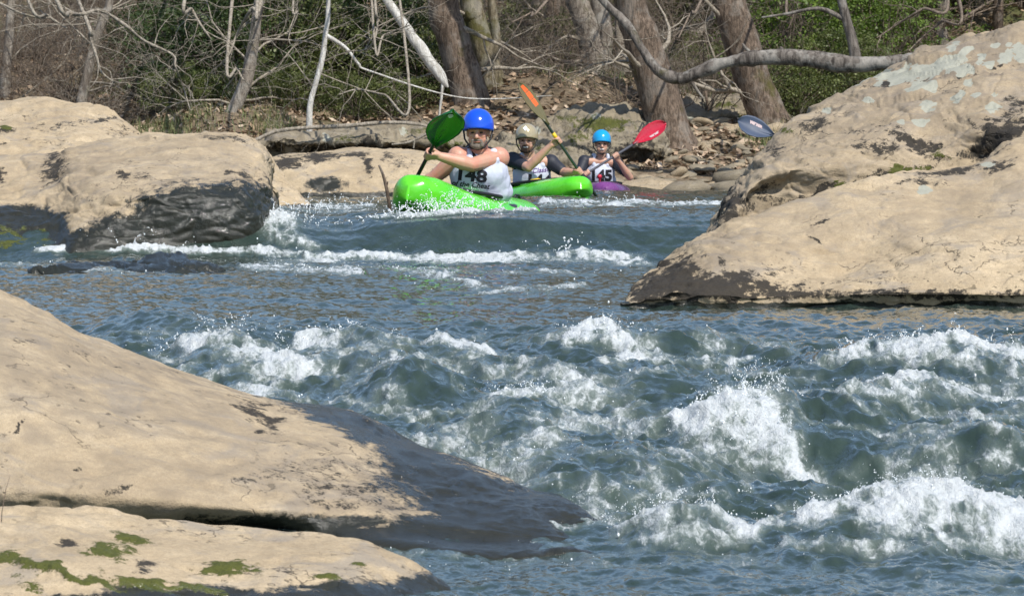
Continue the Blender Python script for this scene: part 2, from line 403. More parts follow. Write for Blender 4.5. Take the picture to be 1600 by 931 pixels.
# spray: drops thrown up from the broken crests
def droplets():
    rng = np.random.RandomState(5)
    ico_v = np.array([(0, 0, 1), (1, 0, 0), (0, 1, 0), (-1, 0, 0), (0, -1, 0), (0, 0, -1)], float)
    bm = bmesh.new(); bmesh.ops.create_icosphere(bm, subdivisions=1, radius=1)
    iv = np.array([x.co for x in bm.verts]); jf = np.array([[q.index for q in f.verts] for f in bm.faces]); bm.free()
    C = []; R = []
    # general fizz where foam is strong
    idx = np.where((foam_v > .22) & (YY.ravel() < 44) & (np.abs(XX.ravel()) < half.repeat(len(ncol))))[0]
    w = foam_v[idx] ** 1.3; pick = rng.choice(idx, 3600, p=w / w.sum())
    h = rng.exponential(.009, len(pick)) * np.clip(foam_v[pick] * 2, .3, 1.6) * np.clip(YY.ravel()[pick] / 25, .7, 1.6)
    C.append(wv_[pick] + np.stack([rng.normal(0, .02, len(pick)), rng.normal(0, .02, len(pick)), h], 1))
    R.append(rng.gamma(2.0, .0006, len(pick)) * np.clip(YY.ravel()[pick] / 22, .8, 1.7))
    # splashes: bearing, row, spread (m), height (m), number
    for px, py, sx, hh, n in [(1165, 655, .10, .11, 420), (1120, 665, .10, .05, 220), (1195, 690, .12, .05, 200), (1010, 822, .10, .06, 220), (1060, 826, .10, .05, 200),
                              (1330, 805, .16, .06, 260), (1450, 800, .2, .08, 300), (1570, 800, .16, .06, 220), (820, 622, .10, .06, 170), (945, 540, .12, .06, 170),
                              (1500, 562, .3, .07, 300), (1400, 570, .2, .05, 160), (560, 540, .3, .06, 200), (350, 550, .3, .08, 260), (500, 310, .5, .16, 420), (470, 345, .3, .14, 300),
                              (700, 330, .35, .14, 420), (640, 340, .18, .10, 180), (880, 400, .25, .09, 90), (215, 380, .25, .14, 260), (1050, 318, .6, .08, 200), (500, 300, .4, .14, 160),
                              (1420, 770, .3, .06, 220), (890, 795, .14, .06, 260), (850, 730, .25, .05, 200), (980, 290, .5, .12, 60)]:
        x, y = on_water(px, py); xs = x + rng.normal(0, sx, n); ys = y + rng.normal(0, .12, n)
        n = n // 3; xs = xs[:n]; ys = ys[:n]; a = rng.rand(n); zs = water(xs, ys) + a * a * hh * rng.uniform(.4, 2.0, n) * np.exp(-((xs - x) / sx) ** 2 * .4) + .004
        C.append(np.stack([xs, ys, zs], 1)); R.append(rng.gamma(2.0, .0006, n) * np.clip(y / 22, .8, 1.7))
    for px, py, sx, hh, n in [(1165, 660, .12, .13, 46), (1115, 668, .08, .07, 20), (1205, 690, .10, .07, 22), (1015, 828, .10, .07, 26), (1080, 832, .10, .06, 20), (1320, 818, .14, .07, 24), (1440, 815, .16, .09, 34), (1560, 812, .14, .07, 24), (820, 626, .09, .06, 20),
                              (945, 545, .10, .06, 18), (1490, 570, .25, .08, 30), (1400, 572, .15, .06, 16), (560, 543, .25, .06, 22), (350, 552, .2, .09, 26), (470, 330, .35, .18, 30), (700, 342, .3, .16, 34), (885, 403, .10, .10, 10), (215, 385, .2, .14, 20), (1420, 775, .25, .06, 20), (630, 346, .12, .10, 14), (690, 346, .16, .20, 60), (740, 342, .14, .16, 40), (660, 348, .2, .10, 40), (460, 345, .25, .12, 40), (520, 325, .35, .12, 40), (1040, 322, .5, .07, 20)]:
        x, y = on_water(px, py)
        for q in range(int(n * .75)):
            x0 = x + rng.normal(0, sx); y0 = y + rng.normal(0, .08); zb = wz(x0, y0); vz = hh * rng.uniform(.3, 1.15) * math.exp(-((x0 - x) / sx) ** 2 * .35); vx, vy = rng.normal(0, hh * .45), rng.normal(0, hh * .35); k = rng.randint(7, 16)
            tt = np.sort(rng.rand(k)) * 1.25
            C.append(np.stack([x0 + vx * tt, y0 + vy * tt, zb + vz * (2 * tt - tt * tt) - .004], 1) + rng.normal(0, .0025, (k, 3))); R.append((.0038 * (1 - .7 * tt / 1.25) * rng.uniform(.5, 1.1, k)) * np.clip(y / 24, .7, 1.5))
    C = np.concatenate(C); R = np.clip(np.concatenate(R), .0008, .0065); n = len(C)
    st = np.stack([R, R, R * rng.uniform(1, 1.9, n)], 1)
    vv = C[:, None, :] + iv[None] * st[:, None, :]
    ff = jf[None] + (np.arange(n) * len(iv))[:, None, None]
    return mesh_np('spray', vv.reshape(-1, 3), ff.reshape(-1, 3))
t = NT('spray_water'); t.set(Base_Color=(.80, .84, .86), Roughness=.12, IOR=1.33)
t.set(Normal=t.bump(t.noise(t.coord('Object'), 200, 2), .2, .004))
tag(link('spray', droplets(), t.m), 'white spray drops flung up from the breaking waves', 'spray', kind='stuff')
# ------------------------------------------------------------------ boulders
def stone_material(name, c_lo, c_mid, c_hi, wet_dark=.15, bump=.5):
    t = NT(name); v = t.coord('Object')
    sq = t.coord('Object', (1, 1, 2.2))
    big = t.noise(v, 1.7, 5, .6, .4); mid = t.noise(sq, 7, 6, .65, .6); fine = t.noise(v, 55, 5, .7); grain = t.noise(v, 220, 2, .5)
    f = t.math('ADD', t.math('MULTIPLY', big, .55), t.math('MULTIPLY', mid, .45))
    col = t.ramp(f, [(.30, c_lo), (.50, c_mid), (.66, c_hi)])
    col = t.mix(t.ss(fine, .35, .7, 0, .35), col, tuple(x * .62 for x in c_lo))
    col = t.mix(t.ss(grain, .45, .62, 0, .22), col, (.20, .16, .11))
    # grey weathering
    gw = t.ss(t.noise(sq, 3.1, 5, .65, 1.0), .5, .68, 0, .55); col = t.mix(gw, col, (.24, .215, .185))
    # small pits and dark specks
    pit = t.math('MULTIPLY', t.ss(t.noise(v, 24, 4, .6), .60, .68), t.ss(t.noise(v, 2.6, 3), .46, .6)); col = t.mix(t.math('MULTIPLY', pit, .7), col, (.06, .05, .03))
    # cracks
    wv = t.new('ShaderNodeVectorMath', operation='ADD'); t.l.new(v, wv.inputs[0]); t.l.new(t.noise(v, 3, 4, out='Color'), wv.inputs[1])
    ck = t.ss(t.voronoi(wv.outputs[0], 1.3, 'DISTANCE_TO_EDGE'), .0, .012, 1, 0)
    ck = t.math('MULTIPLY', ck, t.ss(t.noise(v, 1.9, 2), .52, .6)); col = t.mix(t.math('MULTIPLY', ck, .75), col, (.07, .055, .035))
    e1 = t.noise(v, 22, 5, .7, .3); e2 = t.noise(v, 70, 4, .65)
    edge = t.math('ADD', t.math('MULTIPLY', t.math('SUBTRACT', e1, .5), 1.25), t.math('MULTIPLY', t.math('SUBTRACT', e2, .5), .8))
    def m(a, lo=.42, hi=.60, k=1.0): return t.ss(t.math('ADD', t.attr(a), t.math('MULTIPLY', edge, t.math('MULTIPLY', t.ss(t.attr(a), .03, .25), k))), lo, hi)
    gr = t.math('MULTIPLY', t.attr('grey'), t.ss(t.noise(v, 5, 5, .65), .3, .6)); col = t.mix(t.math('MULTIPLY', gr, .9, clamp=True), col, t.mix(fine, (.13, .105, .078), (.27, .22, .16)))
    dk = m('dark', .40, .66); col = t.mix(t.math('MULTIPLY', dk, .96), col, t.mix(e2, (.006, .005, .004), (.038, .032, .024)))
    lc = t.ss(t.math('ADD', t.attr('lichen'), t.math('MULTIPLY', edge, .34)), .44, .58); col = t.mix(lc, col, t.mix(fine, (.26, .26, .205), (.40, .395, .325)))
    wet = m('wet', .34, .66, .7); wetc = t.mix(1.0, col, t.mix(mid, (wet_dark * .7,) * 3, (wet_dark * 1.3, wet_dark * 1.2, wet_dark * 1.05)), 'MULTIPLY'); col = t.mix(wet, col, t.mix(.88, wetc, t.mix(e1, (.009, .011, .008), (.036, .038, .028))))
    ms = m('moss', .42, .62); col = t.mix(ms, col, t.mix(e2, (.030, .034, .006), (.115, .125, .020)))
    t.set(Base_Color=col, Roughness=t.mixf(wet, .88, t.ss(mid, .3, .7, .07, .26)))
    h = t.math('ADD', t.math('MULTIPLY', mid, .8), t.math('ADD', t.math('MULTIPLY', fine, .45), t.math('MULTIPLY', grain, .12)))
    h = t.math('SUBTRACT', h, t.math('ADD', t.math('MULTIPLY', ck, .9), t.math('MULTIPLY', pit, .5)))
    h = t.math('ADD', h, t.math('ADD', t.math('MULTIPLY', ms, t.math('MULTIPLY', e2, 1.4)), t.math('MULTIPLY', dk, .15)))
    h = t.math('MULTIPLY', h, t.mixf(wet, 1.0, .55))
    t.set(Normal=t.bump(h, bump, .03))
    t.b.inputs['Specular IOR Level'].default_value = .4
    return t.m
SAND = stone_material('sandstone', (.30, .23, .145), (.46, .36, .23), (.58, .465, .31))
SAND_GREY = stone_material('grey_sandstone', (.26, .20, .13), (.40, .315, .205), (.50, .40, .275))
BANKROCK = stone_material('mossy_bank_rock', (.15, .125, .085), (.25, .21, .145), (.36, .31, .22))

def facets(q, seed):
    """fractured rock: every cell of a jittered lattice is a slightly tilted plane"""
    i0 = np.floor(q).astype(np.int64); best = np.full(len(q), 9e9); second = best.copy(); val = np.zeros(len(q))
    for dx in (-1, 0, 1):
        for dy in (-1, 0, 1):
            for dz in (-1, 0, 1):
                c = i0 + np.array([dx, dy, dz]); h = _perm[(c[:, 0] + seed) & 255]; h = _perm[(h + c[:, 1]) & 255]; h = _perm[(h + c[:, 2]) & 255]
                j = np.stack([_val[h], _val[(h + 57) & 255], _val[(h + 131) & 255]], 1) * .5; o = q - (c + .5 + j); d = (o * o).sum(1)
                t_ = _val[(h + 11) & 255] * .45 + o[:, 0] * _val[(h + 23) & 255] + o[:, 1] * _val[(h + 37) & 255] + o[:, 2] * _val[(h + 91) & 255] * 1.2
                m = d < best; second = np.where(m, best, np.minimum(second, d)); val = np.where(m, t_, val); best = np.where(m, d, best)
    gap = np.sqrt(second) - np.sqrt(best)
    return val * sstep(0, .16, gap) - .22 * (1 - sstep(0, .07, gap))

def boulder(name, cols, mat, label, nu=260, nv=170, back=1.2, disp=.022, seed=0, wet_h=.10, paint=(), sink=.6, ripple=0.0, facet=.4):
    """a weathered boulder lofted over surveyed sections (each from its crest down to the waterline), closed at the back and below"""
    G = np.array([[at(*p) for p in c] for c in cols])               # (k, m, 3)
    k, m, _ = G.shape
    crest, foot = G[:, 0], G[:, -1]
    hgt = (crest[:, 2] - foot[:, 2])[:, None]
    zdn = np.array([[0, 0, 1.0]])
    b1 = crest + np.array([[0, .32 * back, 0]]) - zdn * (.05 + .10 * hgt)
    b2 = crest + np.array([[0, .8 * back, 0]]) - zdn * (.08 + .55 * hgt)
    b3 = crest + np.array([[0, back, 0]]) - zdn * (sink + hgt)
    dn = foot + np.array([[0, .02, -sink]])
    G = np.concatenate([b3[:, None], b2[:, None], b1[:, None], G, dn[:, None]], 1)
    S = crom(G, nu)                                                  # across
    S = np.swapaxes(crom(np.swapaxes(S, 0, 1), nv), 0, 1)            # down
    du = np.gradient(S, axis=0); dv = np.gradient(S, axis=1)
    N = np.cross(dv, du); N /= (np.linalg.norm(N, axis=2, keepdims=True) + 1e-9)
    if (N[nu // 2, nv // 2] @ np.array([0, -1, .3])) < 0: N = -N
    p = S.reshape(-1, 3); n = N.reshape(-1, 3)
    q = p * np.array([1, 1, 1.8])
    d = disp * (1.5 * fbm(q * 2.1, 3, seed + 1) + (.75 * fbm(q * 6, 3, seed + 2) + .28 * fbm(q * 17, 3, seed + 3)) * (.35 + 1.3 * sstep(-.2, .5, fbm(q * 1.4, 2, seed + 4))))
    d += -disp * 1.0 * np.clip(ridged(q * np.array([1.6, 1.6, 3]), 3, seed + 5) - .62, 0, 1) * 3     # shallow weathered grooves
    te = fbm(q * np.array([1.3, 1.3, 1.0]), 3, seed + 13) * 5.0; fr = te - np.floor(te); d += disp * .3 * ((np.floor(te) + sstep(.80, 1.0, fr)) - te) / 1.2      # chipped layers
    wq_ = q + .22 * np.stack([fbm(q * 1.7, 3, seed + 31), fbm(q * 1.7, 3, seed + 33), fbm(q * 1.7, 3, seed + 35)], 1)
    if facet: d += disp * facet * (1.1 * facets(wq_ * np.array([2.4, 2.4, 3.4]), seed) + .35 * facets(wq_ * np.array([5.5, 5.5, 8]), seed + 7))
    if ripple:                                                       # bedding ledges
        zz = p[:, 2] + .06 * fbm(p * 1.5, 2, seed + 8); d += ripple * (np.abs(((zz * 7 + fbm(p * .9, 2, seed)) % 1) - .5) * 2 - .5)
    p = p + n * d[:, None]
    faces = grid_faces(nu, nv)
    me_v = p; org = np.array([p[:, 0].mean(), p[:, 1].mean(), float(z0(p[:, 1].mean()))])
    # where the stone is wet, stained, darkened with painted-in shade, mossy or covered in lichen
    A = {a: np.zeros(len(p)) for a in ('wet', 'dark', 'moss', 'lichen', 'grey')}
    zrel = p[:, 2] - (water(p[:, 0], p[:, 1]) if wet_h else 0)
    if wet_h: A['wet'] = 1 - sstep(wet_h * .35, wet_h * 1.5, zrel)
    front = np.abs(np.arange(nv) / (nv - 1) * (m + 3)) >= 2.6
    front = np.repeat(front[None, :], nu, 0).ravel()
    u = 800 + FPX * p[:, 0] / p[:, 1]; vv = HOR + FPX * (HC - p[:, 2]) / p[:, 1]
    w1, w2 = fbm(p * 14, 3, seed + 15), fbm(p * 14, 3, seed + 16)
    for a, px, py, rx, ry, st, *an in paint:
        wq = .3 if a == 'wet' else .9
        ang = math.radians(an[0]) if an else 0
        x, y = u - px + w1 * rx * wq, vv - py + w2 * ry * wq; x, y = x * math.cos(ang) + y * math.sin(ang), -x * math.sin(ang) + y * math.cos(ang)
        if a == 'lichen': g = np.clip(1.5 - np.sqrt((x / rx) ** 2 + (y / ry) ** 2), 0, 1) * st
        else: g = np.exp(-((x / rx) ** 2 + (y / ry) ** 2) * .7) * st
        A[a] = np.maximum(A[a], np.where(front, g, 0)) if st > 0 else A[a] + np.where(front, g, 0)
    me_v = me_v + n * (.014 * sstep(.35, .9, A['moss']) * (.6 + .8 * fbm(p * 40, 3, seed + 17)))[:, None]      # moss stands proud
    me = mesh_np(name, me_v - org, faces)
    # close both ends
    bm = bmesh.new(); bm.from_mesh(me); bm.verts.ensure_lookup_table()
    for c in (range(nv), range((nu - 1) * nv, nu * nv)):
        try: bm.faces.new([bm.verts[i] for i in c])
        except Exception: pass
    bmesh.ops.recalc_face_normals(bm, faces=bm.faces); bm.to_mesh(me); bm.free()
    for a, x in A.items(): attr(me, a, np.clip(x, 0, 1.5))
    o = link(name, me, mat, loc=tuple(org)); tag(o, label, 'boulder', 'sandstone boulders in the river')
    return o

def colm(x, *pp): return [(x if len(q) == 2 else q[0], q[-2], q[-1]) for q in pp]

rr = random.Random(3)
# big sloping boulder in the foreground
boulder('boulder', [
  colm(-420, (310, 20.4), (440, 19.3), (590, 18.6), (745, 18.15), (800, 18.1), (900, 18.4)),
  colm(-200, (385, 20.2), (485, 19.3), (610, 18.6), (745, 18.15), (800, 18.1), (900, 18.4)),
  colm(0, (458, 20.5), (520, 19.3), (620, 18.5), (735, 18.1), (795, 18.06), (900, 18.4)),
  colm(200, (545, 20.2), (592, 19.25), (668, 18.6), (752, 18.16), (800, 18.1), (895, 18.5)),
  colm(390, (612, 20.0), (652, 19.2), (712, 18.65), (776, 18.26), (806, 18.18), (880, 18.5)),
  colm(540, (640, 19.9), (682, 19.15), (734, 18.68), (786, 18.36), (812, 18.26), (885, 18.1)),
  colm(690, (704, 19.5), (742, 18.95), (780, 18.6), (815, 18.36), (838, 18.26), (890, 17.95)),
  colm(810, (756, 19.15), (780, 18.75), (805, 18.5), (832, 18.32), (846, 18.24), (890, 17.9)),
  colm(895, (786, 18.85), (806, 18.62), (826, 18.48), (840, 18.34), (852, 18.24), (890, 17.92)),
  colm(955, (824, 18.6), (834, 18.5), (844, 18.4), (852, 18.32), (864, 18.2), (890, 18.0))],
  SAND, 'huge smooth tan boulder sloping down to a wet dark tongue in the foaming water', 420, 260, back=1.5, disp=.016, seed=1, facet=.35, wet_h=.05, paint=[
  ('wet', 640, 700, 75, 30, 1.1, 32), ('wet', 760, 790, 150, 50, 1.3, 25), ('wet', 900, 830, 90, 40, 1.3), ('wet', 480, 628, 80, 14, 1.1, 15), ('wet', 700, 835, 120, 30, 1.1), ('wet', 560, 815, 60, 12, .8),
  ('dark', 560, 770, 110, 45, .55, 20), ('dark', 410, 650, 50, 16, .75, 40), ('dark', 300, 590, 160, 9, .42, 24), ('dark', 430, 740, 70, 26, .5), ('dark', 40, 535, 30, 10, .45), ('dark', 120, 560, 60, 25, .38),
  ('dark', 180, 765, 30, 7, .6, -25), ('dark', 115, 733, 9, 5, .7), ('dark', 20, 665, 34, 6, .75, -32), ('dark', 60, 648, 26, 4, .6, 10), ('dark', 280, 820, 200, 10, .5), ('grey', 560, 770, 150, 60, 1.0, 22), ('grey', 300, 600, 170, 22, .8, 26), ('grey', 80, 580, 160, 70, .55, 20), ('grey', 260, 770, 200, 40, .4), ('wet', 620, 745, 70, 60, .6, 30), ('wet', 560, 665, 90, 18, 1.2, 20), ('wet', 450, 815, 200, 12, .8), ('wet', 920, 812, 110, 60, 1.5, 20), ('grey', 90, 610, 300, 85, .75, 22), ('grey', 330, 700, 200, 70, .6, 25), ('grey', 60, 730, 250, 60, .5)])  # long dark band along the foot paints shade under the overhang
# low mossy boulder at the bottom
boulder('boulder', [
  colm(-420, (762, 17.5), (835, 16.7), (910, 16.2), (1090, 15.6)), colm(-200, (775, 17.45), (845, 16.7), (920, 16.2), (1090, 15.6)),
  colm(0, (784, 17.4), (848, 16.75), (925, 16.25), (1090, 15.6)), colm(130, (789, 17.4), (852, 16.75), (928, 16.25), (1090, 15.65)),
  colm(300, (816, 17.35), (868, 16.8), (935, 16.35), (1090, 15.7)), colm(440, (828, 17.3), (872, 16.85), (938, 16.4), (1090, 15.8)),
  colm(560, (833, 17.25), (880, 16.88), (942, 16.5), (1090, 15.95)), colm(640, (872, 17.15), (905, 16.9), (955, 16.6), (1090, 16.1)),
  colm(700, (915, 17.05), (935, 16.9), (970, 16.7), (1090, 16.3)), colm(735, (950, 16.98), (962, 16.9), (985, 16.75), (1090, 16.5))],
  SAND, 'low tan boulder with green moss cushions in its cracks', 380, 220, back=.42, disp=.018, seed=9, wet_h=.05, paint=[
  ('moss', 45, 882, 60, 13, 1.0, 12), ('moss', 130, 905, 70, 9, .95, 12), ('moss', 160, 862, 40, 14, .95, 10), ('moss', 205, 842, 30, 9, .85, 12), ('moss', 360, 890, 52, 10, 1.0), ('moss', 510, 902, 26, 5, .9), ('moss', 560, 884, 15, 5, .8),
  ('moss', 250, 915, 80, 8, .95, 8), ('moss', 330, 925, 40, 7, .8, 10), ('moss', 40, 918, 30, 10, .7, 10), ('dark', 100, 848, 22, 7, .8), ('dark', 228, 886, 22, 12, .7), ('dark', 600, 925, 90, 12, .6), ('dark', 450, 893, 60, 3, .6, 8)])
# right bank: upper boulder with lichen
li = [('lichen', x, y, r, r * .62, 1.0, -12) for x, y, r in
      [(1345, 127, 13), (1380, 118, 14), (1400, 122, 18), (1425, 112, 20), (1455, 108, 22), (1475, 98, 15), (1490, 100, 18), (1505, 112, 16), (1510, 80, 10), (1435, 135, 17), (1455, 135, 15), (1480, 92, 12), (1500, 90, 10), (1530, 98, 7),
       (1545, 102, 9), (1570, 92, 14), (1578, 82, 8), (1590, 78, 12), (1555, 72, 6), (1575, 70, 6), (1502, 148, 9), (1495, 155, 9), (1525, 150, 7), (1357, 158, 10), (1290, 171, 10), (1450, 168, 14), (1550, 168, 12), (1438, 190, 10), (1410, 192, 7), (1555, 148, 6), (1495, 68, 6), (1485, 75, 8),
       (1365, 110, 10), (1372, 132, 8), (1515, 130, 9), (1600, 90, 14), (1535, 88, 8)]]
boulder('boulder', [
  colm(1075, (1085, 395, 31.0), (1080, 405, 30.9), (1075, 420, 30.7), (1070, 440, 30.5), (1065, 462, 30.3)),
  colm(1120, (1118, 340, 31.1), (1110, 362, 30.9), (1102, 385, 30.6), (1095, 415, 30.4), (1090, 462, 30.25)),
  colm(1150, (1155, 284, 31.3), (1142, 308, 30.85), (1133, 335, 30.5), (1128, 375, 30.3), (1128, 462, 30.3)),
  colm(1215, (1213, 208, 31.7), (1204, 238, 31.05), (1196, 272, 30.55), (1192, 315, 30.6), (1190, 462, 30.5)),
  colm(1300, (1298, 151, 32.0), (1295, 200, 31.2), (1290, 248, 30.6), (1286, 300, 30.55), (1286, 462, 30.4)),
  colm(1400, (102, 32.3), (165, 31.35), (220, 30.75), (278, 30.5), (462, 30.5)),
  colm(1470, (74, 32.4), (140, 31.4), (205, 30.85), (262, 30.55), (462, 30.5)),
  colm(1540, (48, 32.5), (118, 31.5), (190, 30.75), (252, 30.6), (462, 30.5)),
  colm(1660, (26, 32.6), (105, 31.6), (180, 30.8), (240, 30.2), (462, 30.2)), colm(2000, (-30, 32.8), (60, 31.7), (160, 30.8), (230, 30.2), (462, 30.2))],
  SAND_GREY, 'tall tan boulder spotted with pale round lichen above the river', 460, 300, back=2.0, disp=.028, seed=21, facet=1.0, wet_h=.10, paint=li + [
  ('dark', 1275, 195, 30, 10, .75, -10), ('dark', 1300, 298, 70, 7, .9, -14), ('dark', 1420, 268, 60, 6, .85, -8), ('dark', 1200, 300, 26, 22, .6), ('dark', 1240, 322, 40, 8, .9, -16), ('dark', 1215, 235, 18, 14, .6), ('dark', 1430, 225, 60, 12, .8, 28), ('dark', 1370, 232, 40, 12, .75, 10), ('dark', 1500, 245, 50, 10, .6), ('dark', 1570, 205, 45, 22, .85, -30), ('dark', 1540, 235, 50, 14, .8, -20), ('dark', 1590, 165, 25, 16, .7), ('dark', 1400, 130, 45, 4, .9, -10), ('dark', 1500, 121, 22, 3, .9, -6),  # dark strips along the slab ridge paint crevice shade and dark moss
  ('dark', 1560, 105, 25, 3, .9, -8), ('dark', 1345, 205, 35, 6, .55), ('dark', 1165, 320, 25, 25, .5), ('dark', 1140, 330, 30, 40, .8), ('dark', 1520, 195, 22, 8, .6, 20), ('moss', 1402, 267, 16, 8, 1.0), ('moss', 1440, 265, 26, 6, .7), ('moss', 1320, 288, 14, 8, .8), ('moss', 1230, 205, 16, 6, .6), ('moss', 1470, 240, 22, 7, .6, 30), ('dark', 1470, 65, 80, 10, .32, -20), ('grey', 1450, 110, 190, 60, 1.0, -20), ('grey', 1340, 215, 110, 30, .7), ('grey', 1140, 320, 40, 60, 1.0), ('grey', 1560, 210, 60, 40, .8), ('grey', 1220, 230, 40, 30, .6)])  # dark patches on the left face paint its shaded side along with algae
# right bank: front slab
boulder('boulder', [
  colm(972, (973, 464, 28.15), (972, 466, 28.05), (971, 468, 27.98), (970, 472, 27.9), (970, 486, 27.85)),
  colm(1000, (1000, 432, 28.4), (998, 444, 28.2), (995, 456, 28.0), (993, 468, 27.9), (993, 486, 27.86)),
  colm(1045, (1045, 398, 28.6), (1040, 422, 28.25), (1035, 445, 28.0), (1033, 464, 27.88), (1033, 486, 27.9)),
  colm(1130, (1130, 352, 28.9), (1126, 385, 28.4), (1122, 420, 28.1), (1120, 455, 27.86), (1120, 486, 27.84)),
  colm(1250, (1250, 313, 29.2), (1250, 362, 28.65), (1250, 412, 28.3), (1250, 456, 27.95), (1250, 487, 27.92)),
  colm(1330, (1330, 288, 29.35), (1330, 345, 28.75), (1330, 405, 28.45), (1330, 453, 27.9), (1330, 487, 27.9)),
  colm(1400, (274, 29.5), (330, 28.9), (390, 28.4), (450, 27.8), (487, 27.82)), colm(1520, (257, 29.7), (318, 29.0), (380, 28.25), (451, 27.75), (487, 27.78)),
  colm(1620, (207, 30.0), (290, 29.2), (375, 28.35), (451, 27.75), (487, 27.78)), colm(2000, (130, 30.4), (260, 29.3), (370, 28.4), (450, 27.75), (487, 28.05))],
  SAND, 'broad tan rock slab with a black waterline stain running down to a point', 440, 260, back=.5, disp=.022, seed=33, facet=.6, wet_h=.03, paint=[
  ('dark', 1050, 440, 75, 28, 1.0, -8), ('dark', 1150, 445, 60, 22, .85), ('dark', 1010, 455, 40, 18, 1.0), ('dark', 1250, 458, 120, 10, .75), ('dark', 1450, 460, 220, 9, .72), ('dark', 1230, 425, 60, 18, .4), ('dark', 1060, 400, 50, 18, .5, -30),
  ('dark', 1490, 268, 60, 7, .8, -8), ('dark', 1560, 262, 30, 8, .7, -28), ('dark', 1440, 285, 40, 6, .6), ('dark', 1280, 347, 14, 4, .8, -15), ('dark', 1275, 375, 14, 4, .7, 40), ('dark', 1550, 240, 60, 10, .5, -30), ('lichen', 1443, 295, 11, 8, 1.0), ('lichen', 1545, 258, 14, 5, 1.0), ('dark', 1370, 440, 120, 10, .45), ('dark', 1100, 450, 130, 22, 1.1), ('grey', 1120, 400, 110, 40, .8, -20), ('grey', 1350, 350, 160, 40, .45), ('grey', 1540, 300, 90, 50, .6)])
# left boulders
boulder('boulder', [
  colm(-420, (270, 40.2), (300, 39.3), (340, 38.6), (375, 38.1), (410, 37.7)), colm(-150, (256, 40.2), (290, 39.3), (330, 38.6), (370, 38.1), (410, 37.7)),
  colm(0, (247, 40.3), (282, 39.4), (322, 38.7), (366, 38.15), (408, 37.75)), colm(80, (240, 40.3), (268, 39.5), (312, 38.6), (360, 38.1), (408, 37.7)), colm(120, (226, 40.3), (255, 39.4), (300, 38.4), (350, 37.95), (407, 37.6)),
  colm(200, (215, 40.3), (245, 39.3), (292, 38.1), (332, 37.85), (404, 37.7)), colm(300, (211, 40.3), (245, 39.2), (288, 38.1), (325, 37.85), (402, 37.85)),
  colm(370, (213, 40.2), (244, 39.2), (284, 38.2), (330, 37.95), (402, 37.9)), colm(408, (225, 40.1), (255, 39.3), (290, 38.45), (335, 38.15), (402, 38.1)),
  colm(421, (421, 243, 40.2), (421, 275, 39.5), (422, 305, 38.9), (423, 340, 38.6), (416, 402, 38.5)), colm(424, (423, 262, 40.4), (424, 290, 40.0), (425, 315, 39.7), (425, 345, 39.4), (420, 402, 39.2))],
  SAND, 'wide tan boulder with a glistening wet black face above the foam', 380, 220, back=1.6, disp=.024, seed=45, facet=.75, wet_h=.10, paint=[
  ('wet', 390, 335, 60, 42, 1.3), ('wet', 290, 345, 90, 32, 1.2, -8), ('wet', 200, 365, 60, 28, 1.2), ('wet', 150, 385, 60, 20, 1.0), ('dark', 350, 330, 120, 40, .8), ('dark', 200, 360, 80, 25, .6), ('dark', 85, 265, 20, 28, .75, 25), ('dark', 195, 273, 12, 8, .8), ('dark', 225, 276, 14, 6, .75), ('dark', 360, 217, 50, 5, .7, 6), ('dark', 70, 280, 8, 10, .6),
  ('dark', 230, 320, 60, 12, .5), ('moss', 30, 385, 45, 20, 1.1), ('moss', 0, 370, 20, 18, .8), ('wet', 60, 395, 60, 10, 1.0), ('dark', 150, 310, 40, 10, .45), ('dark', 0, 275, 10, 14, .8), ('grey', 130, 265, 80, 40, .7), ('grey', 300, 240, 140, 24, .5), ('grey', 330, 310, 120, 50, .8), ('wet', 340, 330, 110, 40, 1.2), ('dark', 385, 320, 50, 40, 1.0)])
boulder('boulder', [colm(300, (222, 47.5), (262, 46.8), (340, 46.2)), colm(380, (218, 47.6), (258, 46.9), (340, 46.2)), colm(415, (236, 47.5), (268, 46.9), (340, 46.3)), colm(438, (268, 47.2), (285, 46.9), (340, 46.4)), colm(462, (295, 47), (305, 46.8), (340, 46.5)), colm(492, (320, 46.8), (326, 46.7), (340, 46.6))],
  SAND, 'small smooth tan boulder tucked behind the wet black-faced one', 160, 110, back=.9, disp=.02, seed=52, wet_h=.04, paint=[('dark', 420, 250, 20, 8, .4)])
boulder('boulder', [colm(-300, (190, 45.6), (215, 44.6), (240, 43.8), (300, 43)), colm(-60, (166, 45.6), (200, 44.6), (232, 43.8), (300, 43)), colm(40, (153, 45.6), (190, 44.6), (225, 43.8), (300, 43)), colm(110, (156, 45.5), (190, 44.6), (222, 43.8), (300, 43)), colm(160, (166, 45.4), (195, 44.6), (225, 43.9), (300, 43.1)),
  colm(195, (188, 45.2), (208, 44.6), (230, 44.0), (300, 43.3)), colm(222, (212, 45), (225, 44.6), (240, 44.2), (300, 43.6)), colm(250, (240, 44.8), (248, 44.5), (260, 44.3), (300, 44))],
  SAND, 'rounded pale tan boulder standing behind the left boulders against the woods', 260, 150, back=1.6, disp=.028, seed=60, wet_h=0, paint=[('dark', 100, 195, 60, 5, .6, -12), ('dark', 160, 188, 30, 5, .7, -5), ('dark', 5, 203, 22, 5, .8), ('dark', 190, 205, 30, 12, .5), ('dark', 45, 218, 14, 3, .6), ('moss', 8, 200, 12, 4, .7), ('dark', 5, 225, 20, 3, .7)])
